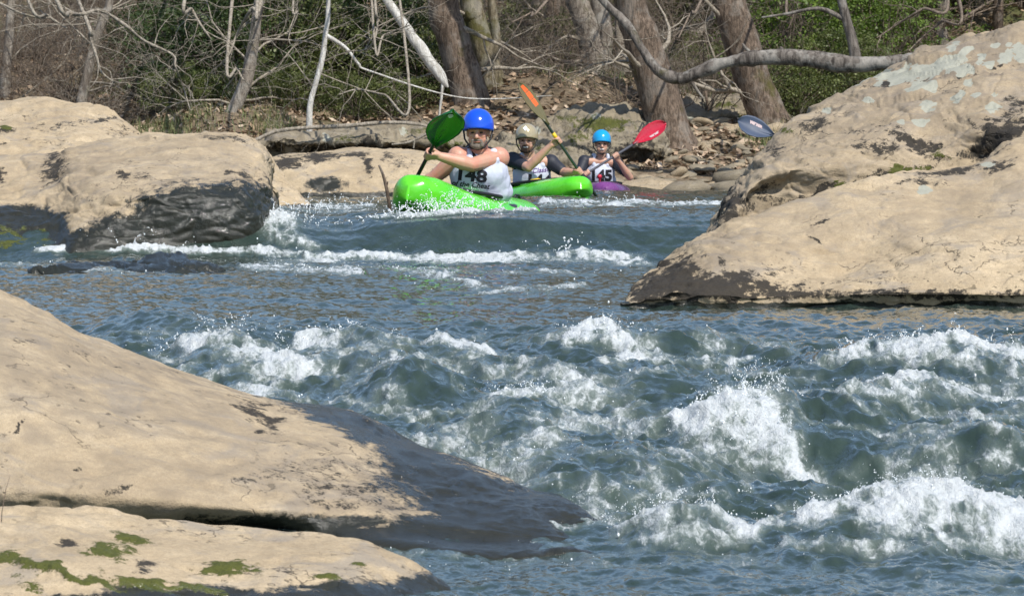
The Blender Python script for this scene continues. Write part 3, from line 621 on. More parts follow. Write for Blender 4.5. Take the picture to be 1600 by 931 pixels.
boulder('boulder', [colm(380, (255, 57), (275, 56.2), (320, 55.8)), colm(430, (243, 57.2), (265, 56.2), (320, 55.8)), colm(500, (237, 57.4), (262, 56.2), (320, 55.7)), colm(580, (232, 57.4), (260, 56.2), (320, 55.7)), colm(650, (235, 57.4), (262, 56.2), (320, 55.7)), colm(720, (250, 57.2), (272, 56.4), (320, 55.9)), colm(790, (280, 57), (292, 56.6), (320, 56.2)), colm(830, (305, 56.8), (310, 56.6), (320, 56.4))],
  SAND, 'low flat tan rock ledge with dark stains behind the paddle', 260, 130, back=1.6, disp=.025, seed=66, wet_h=.06, paint=[('dark', 450, 255, 28, 11, 1.0), ('dark', 495, 246, 26, 8, .9), ('dark', 520, 244, 16, 6, .8), ('dark', 555, 242, 26, 5, .8), ('dark', 575, 258, 9, 16, .9, -12), ('dark', 605, 245, 10, 8, .7), ('dark', 625, 255, 24, 14, .55), ('dark', 555, 290, 30, 5, .5, -30), ('dark', 640, 290, 26, 8, .6, -20), ('dark', 690, 270, 30, 14, .5), ('wet', 510, 288, 30, 12, 1.0)])
# half-drowned dark rock
boulder('boulder', [colm(45, (424, 34.6), (427, 34.4), (432, 34.2)), colm(90, (405, 34.8), (420, 34.3), (434, 33.9)), colm(150, (402, 34.9), (421, 34.3), (436, 33.7)), colm(210, (404, 34.9), (422, 34.3), (437, 33.7)), colm(260, (400, 34.9), (420, 34.3), (437, 33.7)), colm(310, (408, 34.7), (423, 34.3), (436, 33.9)), colm(345, (427, 34.5), (430, 34.3), (434, 34.1))],
  BANKROCK, 'dark wet rock just breaking the surface below the left boulder', 180, 90, back=.5, disp=.035, seed=71, facet=1.2, wet_h=.5, paint=[('wet', 200, 420, 300, 40, 1.3), ('dark', 200, 420, 140, 20, .8)])
# ------------------------------------------------------------------ ground: river bed, far bank and wooded slope
def terrain(X, Y):
    X = np.asarray(X, float); Y = np.asarray(Y, float)
    bank = np.interp(Y, [-80, 60, 66, 69, 70.5, 73, 76, 80, 86, 100, 130, 200, 400],
                     [-3.2, -2.6, -1.3, -.62, -.36, .02, .48, 1.25, 2.7, 6.6, 15, 30, 60])
    sh = np.shape(X)
    p = np.stack([X.ravel(), Y.ravel(), 0 * X.ravel()], 1)
    n = (fbm(p * .12, 3, 101) * 1.2 + fbm(p * .5, 3, 103) * .35 + fbm(p * 1.8, 3, 105) * .12 + fbm(p * 5, 2, 107) * .05).reshape(sh)
    bank = bank + n * np.clip((Y - 69) / 8, .15, 1.0)
    side = np.interp(np.abs(X), [0, 12, 15, 18, 24, 60, 300], [-9, -9, -1.6, .1, 2.2, 10, 30])
    return HC + np.maximum(bank, side + n * .5)
def tz(x, y): return float(terrain(np.array([float(x)]), np.array([float(y)]))[0])
gx = np.concatenate([-np.geomspace(12, 300, 40)[::-1], np.linspace(-11.8, 11.8, 200), np.geomspace(12, 300, 40)])
gy = np.concatenate([np.linspace(-120, 60, 60, endpoint=False), np.arange(60, 92, .13), np.geomspace(92, 420, 60)])
GX, GY = np.meshgrid(gx, gy, indexing='ij')
t = NT('forest_floor'); v = t.coord('Object')
a = t.noise(v, .8, 6, .65); b = t.noise(v, 7, 6, .7); c = t.noise(v, 30, 4, .7)
col = t.ramp(t.math('ADD', t.math('MULTIPLY', a, .4), t.math('MULTIPLY', b, .6)), [(.32, (.06, .048, .030)), (.47, (.17, .13, .085)), (.56, (.28, .215, .145)), (.7, (.38, .31, .22))])
col = t.mix(t.ss(c, .45, .7, 0, .6), col, (.07, .05, .03))
col = t.mix(t.ss(t.noise(v, .55, 4, .6), .52, .66, 0, .75), col, t.mix(c, (.035, .05, .012), (.10, .12, .03)))
t.set(Base_Color=col, Roughness=.95, Normal=t.bump(t.math('ADD', b, t.math('MULTIPLY', c, .5)), .8, .06)); t.b.inputs['Specular IOR Level'].default_value = .2
tag(link('ground', mesh_np('ground', np.stack([GX.ravel(), GY.ravel(), terrain(GX, GY).ravel()], 1), grid_faces(len(gx), len(gy))), t.m),
    'wooded slope of brown leaf litter rising from the far bank', kind='structure')

# ------------------------------------------------------------------ rocks of the far bank
def loft(name, label, cols, **kw):
    o = boulder(name, cols, BANKROCK, label, kw.pop('nu', 200), kw.pop('nv', 110), wet_h=0, **kw)
    o['category'] = 'rock'; o['group'] = 'rocks along the far bank'; return o
loft('bank_rock', 'long layered brown rock ledge along the far bank with an undercut base', [colm(385, (230, 71.5), (238, 70.8), (250, 70.6), (290, 70.4)), colm(430, (206, 71.8), (220, 70.6), (236, 70.9), (290, 70.6)), colm(500, (201, 72), (222, 70.4), (236, 70.9), (290, 70.5)), colm(570, (197, 72), (222, 70.3), (238, 70.9), (290, 70.5)), colm(640, (194, 72), (218, 70.4), (234, 70.9), (290, 70.6)),
   colm(700, (199, 72), (218, 70.6), (238, 70.9), (290, 70.6)), colm(750, (214, 71.8), (230, 70.9), (245, 70.8), (290, 70.7)), colm(800, (240, 71.5), (248, 71), (260, 70.9), (290, 70.8))], disp=.09, seed=80, ripple=.05, back=2,
   paint=[('dark', 560, 232, 160, 7, .9), ('moss', 540, 218, 24, 9, .6), ('moss', 660, 205, 40, 7, .6), ('dark', 440, 225, 40, 10, .6), ('lichen', 510, 215, 8, 6, 1), ('lichen', 632, 208, 8, 6, 1), ('dark', 580, 222, 20, 10, .8), ('moss', 700, 225, 30, 9, .7)])  # long dark strip low on the ledge paints the overhang shadow
loft('bank_rock', 'big mossy layered rock behind the paddlers with a dark hollow below it', [colm(760, (235, 72.6), (250, 72), (275, 71.6), (310, 71.2)), colm(800, (206, 73), (232, 71.9), (262, 71.4), (310, 71.2)), colm(850, (184, 73.4), (212, 72.2), (250, 71.4), (310, 71)), colm(900, (170, 73.6), (200, 72.4), (245, 71.3), (310, 71)), colm(950, (167, 73.6), (196, 72.2), (240, 71.3), (310, 71.4)), colm(1000, (178, 73.4), (200, 72), (232, 71.3), (310, 72.2)), colm(1035, (200, 73), (214, 72.1), (238, 71.5), (310, 72)), colm(1060, (240, 72.8), (250, 72.2), (265, 71.8), (310, 71.8))],
   nu=240, nv=140, disp=.10, seed=84, ripple=.06, back=2.5, paint=[('moss', 940, 195, 40, 12, .95), ('moss', 890, 185, 30, 7, .6), ('moss', 910, 215, 40, 6, .7), ('moss', 850, 230, 50, 8, .6), ('dark', 1000, 255, 40, 40, 1.0), ('dark', 930, 235, 60, 12, .6), ('dark', 880, 205, 60, 5, .6), ('lichen', 930, 183, 12, 6, 1), ('lichen', 835, 205, 10, 5, 1)])  # round dark patch at the right foot paints the shade inside the hollow
loft('bank_rock', 'squared grey boulder with mossy sides between the two leaning trunks', [colm(1040, (200, 76.2), (212, 75.6), (235, 75.4), (280, 75.2)), colm(1056, (163, 76.6), (178, 75.4), (210, 75.2), (280, 75)), colm(1110, (152, 76.8), (172, 75.2), (208, 75), (280, 74.8)), colm(1160, (150, 76.8), (168, 75.4), (205, 75.2), (280, 75)), colm(1205, (145, 76.8), (166, 75.6), (205, 75.3), (280, 75.2)), colm(1235, (180, 76.4), (195, 75.8), (215, 75.6), (280, 75.4))],
   disp=.10, seed=88, ripple=.04, back=2, paint=[('moss', 1130, 165, 24, 5, .8), ('moss', 1160, 205, 22, 25, .75), ('moss', 1200, 170, 14, 20, .7), ('lichen', 1080, 195, 14, 12, 1), ('lichen', 1095, 210, 12, 9, 1), ('dark', 1130, 230, 60, 10, .7), ('dark', 1060, 190, 8, 22, .6)])

STONE_MESH = []
for k in range(6):
    bm = bmesh.new(); bmesh.ops.create_icosphere(bm, subdivisions=2, radius=1)
    for x in bm.verts:
        q = np.array([[x.co.x, x.co.y, x.co.z]]); d = 1 + .35 * fbm(q * 1.3, 2, 200 + k)[0] + .1 * fbm(q * 4, 2, 210 + k)[0]
        x.co = Vector((x.co.x * d, x.co.y * d * .9, x.co.z * d * .5))
    me = bpy.data.meshes.new('stone'); bm.to_mesh(me); bm.free(); me.polygons.foreach_set('use_smooth', np.ones(len(me.polygons), bool))
    n = len(me.vertices); rs = np.random.RandomState(k)
    for an in ('wet', 'dark', 'moss', 'lichen', 'grey'): attr(me, an, np.full(n, {'dark': .35 * (k % 2), 'moss': .3 * (k == 3)}.get(an, 0.0)))
    me.materials.append(BANKROCK if k % 3 else SAND_GREY); STONE_MESH.append(me)
shore = empty('stony_shore', tuple(at(1120, 285, 70.5))); tag(shore, 'stony shore of loose tan cobbles at the foot of the leaning trunks', 'shore')
rs = np.random.RandomState(12); nst = 0
while nst < 290:
    px, Y = rs.uniform(960, 1260), rs.uniform(69.2, 75.0)
    x = (px - 800) * Y / FPX; z = tz(x, Y); s = rs.gamma(3, .022) + .035
    o = link('stone', STONE_MESH[rs.randint(6)], parent=shore)
    o.matrix_parent_inverse = Matrix.Translation(shore.location).inverted()
    o.location = (x, Y, z + s * .12); o.scale = (s * rs.uniform(.8, 1.5), s, s * rs.uniform(.6, 1.1)); o.rotation_euler = (rs.normal(0, .2), rs.normal(0, .2), rs.uniform(0, 6.3)); nst += 1
ledge_lbl = ['rounded mossy rock at the water edge under the far bank', 'flat tan rock at the water edge under the far bank']
for k, (px, Y, s) in enumerate([(1010, 69.6, .45), (1075, 69.2, .35), (1150, 69.4, .4), (900, 70, .5), (830, 70, .6), (760, 69.8, .5), (330, 69.5, .6), (250, 69.6, .5), (300, 71, .5), (1190, 70.5, .5), (380, 71, .4)]):
    x = (px - 800) * Y / FPX
    o = link('bank_rock', STONE_MESH[[3, 1, 2, 4][k % 4]]); o.location = (x, Y, max(tz(x, Y), HC - .5) + s * .1); o.scale = (s * 1.4, s, s * .8); o.rotation_euler = (0, 0, k)
    tag(o, ledge_lbl[0 if k % 4 == 0 else 1], 'rock', 'water-edge rocks under the far bank')

# ------------------------------------------------------------------ bark
ZONES = [(60, 'beside the thin pale tree with the dark fork'), (230, 'above the rounded pale boulder'), (440, 'around the slim curving grey tree'), (640, 'around the thin white-stemmed tree'), (760, 'around the thick trunk behind the blue helmet'),
         (880, 'near the mossy forked trunk'), (1000, 'near the two-stemmed grey trunk'), (1110, 'behind the trunk with spreading roots'), (1260, 'behind the trunk crossed by the bough'), (1450, 'beyond the fallen bough'), (9999, 'behind the lichened boulder')]
def where(x, y):
    px = 800 + FPX * x / y; z = next(t_ for lim_, t_ in ZONES if px < lim_); return ('low ' if y < 80 else 'up the slope ' if y < 88 else 'high on the slope ') + z
def bark(name, c1, c2, moss=.25, sc=1.0, pale=0.0):
    t = NT(name); v = t.coord('Object', (1, 1, .22)); vo = t.coord('Object')
    n = t.noise(v, 26 * sc, 5, .7, .8); m = t.noise(vo, 2.2, 5, .6); f = t.noise(vo, 60, 3, .6)
    col = t.mix(t.ss(n, .35, .65), c1, c2); col = t.mix(t.ss(f, .5, .8, 0, .35), col, tuple(x * .4 for x in c1))
    if moss: col = t.mix(t.ss(m, .62 - moss * .35, .78 - moss * .3, 0, .8), col, t.mix(f, (.04, .042, .010), (.12, .11, .03)))
    if pale: col = t.mix(t.ss(t.noise(vo, 3.4, 5, .65), .47, .6, 0, pale), col, (.48, .46, .41))
    t.set(Base_Color=col, Roughness=.92, Normal=t.bump(t.math('ADD', n, t.math('MULTIPLY', f, .3)), .8, .03)); t.b.inputs['Specular IOR Level'].default_value = .2
    return t.m
B_BROWN = bark('brown_bark', (.060, .044, .032), (.20, .15, .112), .15, 1, .18)
B_GREY = bark('grey_bark', (.12, .10, .08), (.30, .26, .215), .15, 1, .35)
B_MOSS = bark('mossy_bark', (.08, .065, .04), (.25, .21, .14), .45, 1, .25)
B_PALE = bark('pale_bark', (.40, .38, .34), (.66, .65, .61), .05, .7)
B_TWIG = bark('twig_bark', (.20, .17, .13), (.40, .355, .29), .06)
B_TWIG2 = bark('brown_twig_bark', (.11, .085, .065), (.25, .20, .155), .08)

B_BOUGH = bark('bough_bark', (.05, .042, .036), (.20, .175, .15), .08, .45, .35)
def trunk_obj(name, pts, rad, mat, parent, seed, sides=18, rough=.10, rings=90, flare=0.0):
    P = crom(np.array([list(p) for p in pts]), rings); R = crom(np.array(rad, float)[:, None], rings)[:, 0]
    R = R * (1 + flare * np.exp(-np.linspace(0, 1, rings) * 18))
    mb = MB(); mb.tube(P, list(R), sides)
    vs = np.array(mb.v); c = P.repeat(sides, 0); d = vs - c; ln = np.linalg.norm(d, axis=1, keepdims=True)
    q = vs * np.array([1.6, 1.6, .7]); k = 1 + rough * (1.6 * fbm(q * 2.2, 3, seed) + .9 * fbm(vs * np.array([9, 9, 2.]), 2, seed + 3))
    k += flare * .5 * np.exp(-np.linspace(0, 1, rings) * 14).repeat(sides) * vnoise(np.stack([np.arctan2(d[:, 1], d[:, 0]) * 1.3, 0 * ln[:, 0], 0 * ln[:, 0]], 1), seed)
    mb.v = [tuple(x) for x in (c + d * k[:, None])]
    o = mb.build(name, mat, parent)
    if parent is not None: o.matrix_parent_inverse = Matrix.Translation(parent.location).inverted()
    return o, P, R

def grow(mb, rng, p, d, L, r, depth, droop=0.0, kink=.22, kids=4, sides=5):
    n = 5; pts = [p]; rad = [r]
    for i in range(n):
        d = (d + Vector((rng.gauss(0, kink), rng.gauss(0, kink), rng.gauss(0, kink) - droop))).normalized()
        p = p + d * (L / n); pts.append(p); rad.append(max(r * (1 - .75 * (i + 1) / n), .0022))
        if depth > 0 and i >= 1:
            for _ in range(1 if rng.random() < kids / 5 else 0):
                a = Vector((rng.gauss(0, 1), rng.gauss(0, 1), rng.gauss(.25, .8))).normalized()
                grow(mb, rng, p, (d * .55 + a * .75).normalized(), L * rng.uniform(.4, .68), rad[-1] * .62, depth - 1, droop, kink, kids, max(3, sides - 1))
    if depth > 0: grow(mb, rng, p, d, L * .55, rad[-1] * .95, depth - 1, droop, kink, kids, max(3, sides - 1))
    mb.tube(pts, rad, sides, cap=False)

def big_tree(name, label, path, Y, widths, mat, seed, flare=.5, limbs=4, lo=.12, group=None, top=8.5, forks=(), Yt=None):
    """path: bearings and rows from the root up to the top of the picture; carried on up to a bare crown"""
    rng = random.Random(seed); Yt = Yt or Y
    n = len(path); pts = [V(px, py, Y + (Yt - Y) * i / (n - 1)) for i, (px, py) in enumerate(path)]; rad = [w * Y / FPX / 2 for w in widths]
    b = pts[0].copy(); b.z = tz(b.x, b.y) - .25
    if b.z < pts[0].z: pts.insert(0, b + Vector((0, 0, 0))); rad.insert(0, rad[0] * 1.05)
    d = (pts[-1] - pts[-2]).normalized(); p = pts[-1]; r = rad[-1]
    for k in range(4):
        d = (d * .8 + Vector((rng.gauss(0, .08), rng.gauss(0, .08), .35))).normalized(); p = p + d * (top / 4); r *= .72; pts.append(p); rad.append(r)
    e = empty(name, tuple(pts[0])); tag(e, label, 'tree', group)
    o, P, R = trunk_obj('trunk', pts, rad, mat, e, seed, flare=flare)
    for fk, w in forks:
        fp = [V(px, py, Y) for px, py in fk]; q = (fp[-1] - fp[-2]).normalized()
        fp += [fp[-1] + q * 1.5 + Vector((0, 0, .4)), fp[-1] + q * 3 + Vector((0, 0, 1.2))]; fr = [x * Y / FPX / 2 for x in w]; fr += [fr[-1] * .7, fr[-1] * .3]
        trunk_obj('limb', fp, fr, mat, e, seed + 9, sides=12, rings=50)
    mb = MB()
    for k in range(limbs):                                  # low limbs that show in the picture
        i = rng.randrange(int(len(P) * lo), int(len(P) * .55)); a = rng.uniform(0, 6.28)
        grow(mb, rng, Vector(P[i]), Vector((math.cos(a), math.sin(a) * .5, rng.uniform(-.2, .6))).normalized(), rng.uniform(.9, 1.9), R[i] * .16 + .006, 2, .03)
    for k in range(9):                                      # crown
        i = rng.randrange(int(len(P) * .6), len(P)); a = rng.uniform(0, 6.28)
        grow(mb, rng, Vector(P[i]), Vector((math.cos(a), math.sin(a), rng.uniform(.3, 1.0))).normalized(), rng.uniform(1.6, 3.0), R[i] * .4 + .01, 2)
    o = mb.build('crown', B_TWIG, e); o['kind'] = 'stuff'; o.matrix_parent_inverse = Matrix.Translation(e.location).inverted()
    return e

big_tree('tree', 'slim pale grey tree curving up from the bank, left of the evergreens', [(342, 203), (356, 185), (375, 150), (390, 105), (398, 55), (405, 0)], 74, [30, 22, 20, 20, 17, 15], B_GREY, 1, .3, 6)
big_tree('tree', 'thick straight brown tree trunk directly behind the blue helmet', [(742, 205), (736, 160), (722, 105), (706, 50), (692, 0)], 75.3, [62, 56, 54, 50, 48], B_BROWN, 2, .3, 4)
big_tree('tree', 'crooked mossy forked trunk leaning left beside the orange paddle blade', [(800, 205), (785, 168), (768, 120), (752, 70), (742, 30), (735, 0)], 76, [58, 46, 40, 36, 34, 34], B_MOSS, 3, .5, 6, forks=[([(768, 100), (775, 60), (770, 20), (768, -10)], [16, 15, 14, 13])])
big_tree('tree', 'narrow dark trunk beyond the orange paddle blade', [(850, 175), (853, 130), (861, 70), (866, 0)], 80, [32, 26, 23, 22], B_BROWN, 4, .4, 4)
big_tree('tree', 'grey two-stemmed trunk with a dark broad foot behind the olive helmet', [(932, 172), (930, 130), (926, 80), (915, 35), (900, 0)], 78, [58, 50, 42, 38, 34], B_GREY, 5, .4, 4, forks=[([(934, 120), (944, 70), (940, 30), (934, -10)], [30, 28, 26, 25])])
big_tree('tree', 'large brown trunk with spreading roots leaning left behind the red paddle', [(1052, 262), (1046, 225), (1036, 170), (1020, 115), (1000, 55), (984, 0)], 72.6, [92, 74, 66, 60, 54, 50], B_BROWN, 6, .55, 4)
big_tree('tree', 'leaning brown trunk crossed by the fallen bough beside the lichened boulder', [(1222, 240), (1205, 195), (1182, 140), (1162, 80), (1148, 35), (1138, 0)], 74.5, [64, 58, 56, 54, 52, 50], B_BROWN, 7, .4, 4)
big_tree('tree', 'thin pale tree with a dark fork at the far left of the slope', [(8, 160), (10, 110), (15, 50), (18, 0)], 78, [18, 15, 14, 12], B_GREY, 8, .2, 6)
big_tree('tree', 'slender brown tree rising behind the rounded pale boulder', [(128, 165), (134, 130), (148, 70), (165, 20), (172, -5)], 77, [18, 15, 14, 13, 12], B_GREY, 9, .2, 8)
big_tree('tree', 'thin crooked tree with white upper stem among the dark evergreens', [(484, 172), (492, 135), (503, 95), (509, 50), (513, 0)], 73, [9, 8, 8, 7, 7], B_PALE, 10, .2, 5, forks=[([(509, 55), (540, 75), (560, 100), (580, 112)], [6, 5, 4, 3])])
big_tree('tree', 'straight grey sapling above the shoulder of the lichened boulder', [(1520, 95), (1522, 55), (1530, 0)], 84, [18, 15, 14], B_GREY, 12, .2, 5)
big_tree('tree', 'pale bare snag standing beside the two-stemmed trunk', [(973, 165), (972, 120), (968, 60), (966, 0)], 79, [18, 15, 13, 12], B_TWIG, 13, .2, 3)
big_tree('tree', 'grey leaning sapling between the mossy and the narrow dark trunk', [(796, 170), (806, 120), (822, 60), (838, 0)], 82, [18, 15, 13, 12], B_GREY, 14, .2, 4)
big_tree('tree', 'bent pale sapling in the brush beyond the fallen bough', [(1068, 175), (1064, 120), (1078, 70), (1108, 35), (1122, 0)], 82, [18, 15, 13, 12, 10], B_TWIG, 15, .2, 5)

# fallen bough, white log, driftwood
def dead_wood(name, label, cat, path, widths, Y, mat, seed, twigs=(), rough=.12, Y2=None):
    n = len(path); Ys = np.linspace(Y, Y2 or Y, n); pts = [V(px, py, y) for (px, py), y in zip(path, Ys)]; rad = [w * y / FPX / 2 for w, y in zip(widths, Ys)]
    e = empty(name, tuple(pts[0])); tag(e, label, cat)
    trunk_obj('stem', pts, rad, mat, e, seed, sides=14, rough=rough * 1.6, rings=150)
    for tp, tw in twigs: trunk_obj('branch', [V(px, py, Y) for px, py in tp], [w * Y / FPX / 2 for w in tw], mat, e, seed + 5, sides=8, rings=30)
    return e
dead_wood('fallen_bough', 'long sagging grey bough lying across in front of the leaning trunks', 'fallen branch', [(905, -40), (945, 5), (980, 40), (1005, 80), (1030, 112), (1062, 123), (1095, 112), (1140, 97), (1200, 90), (1260, 92), (1330, 101), (1390, 98), (1450, 92), (1520, 100)], [8, 11, 13, 14, 17, 19, 20, 22, 24, 24, 26, 22, 20, 18], 70.5, B_BOUGH, 31,
   [([(1338, 98), (1332, 65), (1322, 30), (1312, -10)], [20, 17, 15, 13]), ([(1180, 92), (1165, 75), (1160, 68)], [9, 5, 2]), ([(1075, 118), (1088, 140), (1100, 155)], [7, 5, 3]), ([(1225, 88), (1222, 78), (1218, 74)], [12, 7, 3]), ([(1190, 28), (1230, 22), (1280, 14), (1318, 30)], [3, 4, 6, 8])], Y2=69.5)
dead_wood('dead_trunk', 'bare white dead trunk snapped off and leaning towards the thick brown tree', 'dead tree', [(560, -60), (600, -5), (632, 40), (662, 82), (686, 116), (694, 128), (700, 137)], [12, 13, 15, 17, 16, 10, 2], 74, B_PALE, 33, [([(692, 122), (690, 150), (686, 185)], [5, 4, 3])])
dead_wood('driftwood_branch', 'long thin bleached branch lying along the top of the rock ledge', 'driftwood', [(395, 222), (430, 206), (480, 200), (540, 197), (600, 192), (650, 194), (700, 206)], [5, 6, 7, 7, 6, 5, 3], 70.3, B_TWIG, 34)
dead_wood('driftwood_branch', 'small forked bleached branch hanging over the ledge near the green blade', 'driftwood', [(612, 226), (640, 222), (665, 210), (695, 198)], [3, 4, 5, 6], 70.0, B_TWIG, 35, [([(648, 219), (646, 232)], [3, 2]), ([(665, 210), (685, 208), (705, 214)], [4, 3, 2])])
dead_wood('bare_stick', 'dark broken stick poking up from the water by the green bow', 'stick', [(612, 345), (607, 312), (603, 290), (598, 272), (592, 258)], [5, 5, 5, 4, 3], 40.5, B_BROWN, 36, [([(604, 292), (606, 284)], [3, 2])])

# overhanging bare trees: trunks on the bank, long limbs reaching over the water
def overhang(label, root, limbs, Y, seed, mat=B_TWIG, wid=7):
    rng = random.Random(seed); b = V(root[0], root[1], Y + 14); b.z = tz(b.x, b.y) - .2
    e = empty('overhanging_tree', tuple(b)); tag(e, label, 'tree', 'bare trees reaching over the water')
    head = b + Vector((0, -2.5, 5.2))
    trunk_obj('trunk', [b, b + Vector((.05, -.2, 1.6)), b + Vector((.1, -1.0, 3.4)), head], [.075, .06, .05, .04], B_GREY, e, seed, rings=40)
    for L in limbs:
        pts = [V(px, py, Y + rng.uniform(-.3, .3)) for px, py in L]; start = pts[0]
        pre = [] if start.z > head.z - .5 else [head, head.lerp(start, .5) + Vector((0, 0, .35))]
        rad = [wid * Y / FPX / 2 * (1.15 - .95 * i / (len(pts) + len(pre))) for i in range(len(pts) + len(pre))]
        trunk_obj('limb', pre + pts, rad, mat, e, seed + 2, sides=7, rings=60)
        mb = MB()
        for i in range(1, len(pts)):
            for _ in range(2):
                p = pts[i - 1].lerp(pts[i], rng.random()); a = Vector((rng.gauss(0, .9), rng.gauss(0, .5), rng.gauss(-.15, .6))).normalized()
                grow(mb, rng, p, a, rng.uniform(.3, .9), .009, 2, .05, .3, 3, 4)
        o = mb.build('twigs', mat, e); o['kind'] = 'stuff'; o.matrix_parent_inverse = Matrix.Translation(e.location).inverted()
overhang('bare tree whose pale drooping limbs hang over the rounded pale boulder', (-60, 150), [[(85, -8), (110, 20), (131, 22), (157, 17), (195, 39), (225, 64), (270, 86), (274, 104), (285, 132), (297, 172)], [(131, 22), (140, 55), (150, 86), (158, 112), (180, 130)], [(-20, -5), (0, 5), (30, 20), (66, 30)], [(42, -5), (75, 25), (105, 45)]], 67, 51)
overhang('bare tree with forked limbs hanging in front of the slim curving tree', (430, 150), [[(408, -10), (392, 15), (372, 50), (355, 90), (330, 112)], [(290, -8), (300, 15), (313, 38), (330, 62)], [(355, 90), (370, 108), (380, 125)], [(402, 0), (398, 30), (390, 70)]], 68, 52)
overhang('bare tree with thin limbs across the dark evergreens behind the green blade', (560, 150), [[(585, -10), (590, 30), (585, 62), (570, 78), (540, 80)], [(585, 62), (600, 55), (640, 40)], [(460, -10), (465, 20), (450, 55)], [(640, 150), (600, 148), (560, 140), (530, 148)]], 69, 53, B_TWIG, 5)
overhang('bare tree with grey limbs over the evergreens above the fallen bough', (1300, 150), [[(1480, -10), (1440, 15), (1400, 40), (1370, 60)], [(1500, 5), (1470, 35), (1440, 60), (1420, 80)], [(1230, -8), (1240, 20), (1232, 45)], [(1100, -10), (1080, 20), (1060, 60)], [(860, -5), (830, 20), (800, 35)]], 71, 54, B_TWIG2, 6)

# ------------------------------------------------------------------ bare saplings and brush on the slope
def sapling_proto(seed, h, bushy):
    rng = random.Random(seed); pts = [Vector((0, 0, -.2))]; d = Vector((rng.gauss(0, .12), rng.gauss(0, .12), 1)).normalized(); n = 8
    for i in range(n): d = (d + Vector((rng.gauss(0, .10), rng.gauss(0, .10), .05))).normalized(); pts.append(pts[-1] + d * (h / n))
    tm = MB(); cm = MB(); r0 = .012 * h + .02
    if not bushy:
        tm.tube(pts, [r0 * (1 - .8 * i / n) for i in range(n + 1)], 8)
        for k in range(16):
            i = rng.randrange(1, n); a = rng.uniform(0, 6.28)
            grow(cm, rng, pts[i], Vector((math.cos(a), math.sin(a), rng.uniform(.1, .9))).normalized(), h * rng.uniform(.15, .3), r0 * .35, 2, .0, .2, 4, 5)
    else:
        tm.tube(pts[:3], [.03, .025, .02], 6)
        for k in range(15):
            a = rng.uniform(0, 6.28); grow(cm, rng, Vector((rng.gauss(0, .12), rng.gauss(0, .12), -.1)), Vector((math.cos(a) * .7, math.sin(a) * .7, rng.uniform(.5, 1.3))).normalized(), h * rng.uniform(.45, .8), .011, 2, .02, .22, 4, 4)
    return tm.mesh('trunk'), cm.mesh('crown')
SAP = [sapling_proto(60 + k, h, b) for k, (h, b) in enumerate([(6, 0), (8, 0), (5, 0), (7, 0), (1.8, 1), (2.3, 1), (1.4, 1), (2.0, 1)])]
for k, (a_, b_) in enumerate(SAP): a_.materials.append([B_GREY, B_BROWN][k % 2]); b_.materials.append([B_TWIG, B_TWIG2, B_TWIG2][k % 3])
rs = np.random.RandomState(77)
def plant(k, x, y, s, name, label, cat, group):
    e = empty(name, (x, y, tz(x, y))); tag(e, label + ' ' + where(x, y), cat, group)
    for nm, me in zip(('trunk', 'crown'), SAP[k]):
        o = link(nm, me, parent=e)
    e.scale = (s, s, s); e.rotation_euler = (0, 0, rs.uniform(0, 6.28))
for i in range(62):
    Y = rs.uniform(79, 112); px = rs.uniform(-120, 1720); plant(rs.randint(4), (px - 800) * Y / FPX, Y, rs.uniform(.8, 1.3), 'bare_sapling', 'bare leafless sapling', 'sapling', 'bare saplings on the wooded slope')
for i in range(120):
    px = rs.choice([rs.uniform(-60, 340), rs.uniform(-60, 1650), rs.uniform(720, 1130)]); Y = rs.uniform(75.5, 90)
    if 180 < px < 760 and Y < 78: Y += 3
    plant(4 + rs.randint(4), (px - 800) * Y / FPX, Y, rs.uniform(.6, 1.15), 'bare_bush', 'bare twiggy bush', 'bush', 'bare bushes on the wooded slope')

# ------------------------------------------------------------------ evergreens
def leafmat(name, c1, c2):
    t = NT(name); n = t.noise(t.coord('Object'), 2.2, 3); v = t.attr('tone')
    col = t.mix(v, c1, c2); col = t.mix(t.ss(n, .35, .65, 0, .4), col, tuple(x * .55 for x in c1))
    t.set(Base_Color=col, Roughness=.5); t.b.inputs['Specular IOR Level'].default_value = .35
    tr = t.new('ShaderNodeBsdfTranslucent'); t.inp(tr.inputs['Color'], t.mix(1.0, col, (1.2, 1.25, .6), 'MULTIPLY'))
    ms = t.new('ShaderNodeMixShader'); ms.inputs[0].default_value = .22; t.l.new(t.b.outputs[0], ms.inputs[1]); t.l.new(tr.outputs[0], ms.inputs[2]); t.l.new(ms.outputs[0], t.out.inputs['Surface'])
    return t.m
L_DARK = leafmat('dark_evergreen_leaves', (.036, .060, .020), (.10, .145, .045))
L_MID = leafmat('olive_evergreen_leaves', (.06, .08, .024), (.18, .205, .065))
L_LIGHT = leafmat('bright_evergreen_leaves', (.07, .115, .020), (.18, .26, .045))
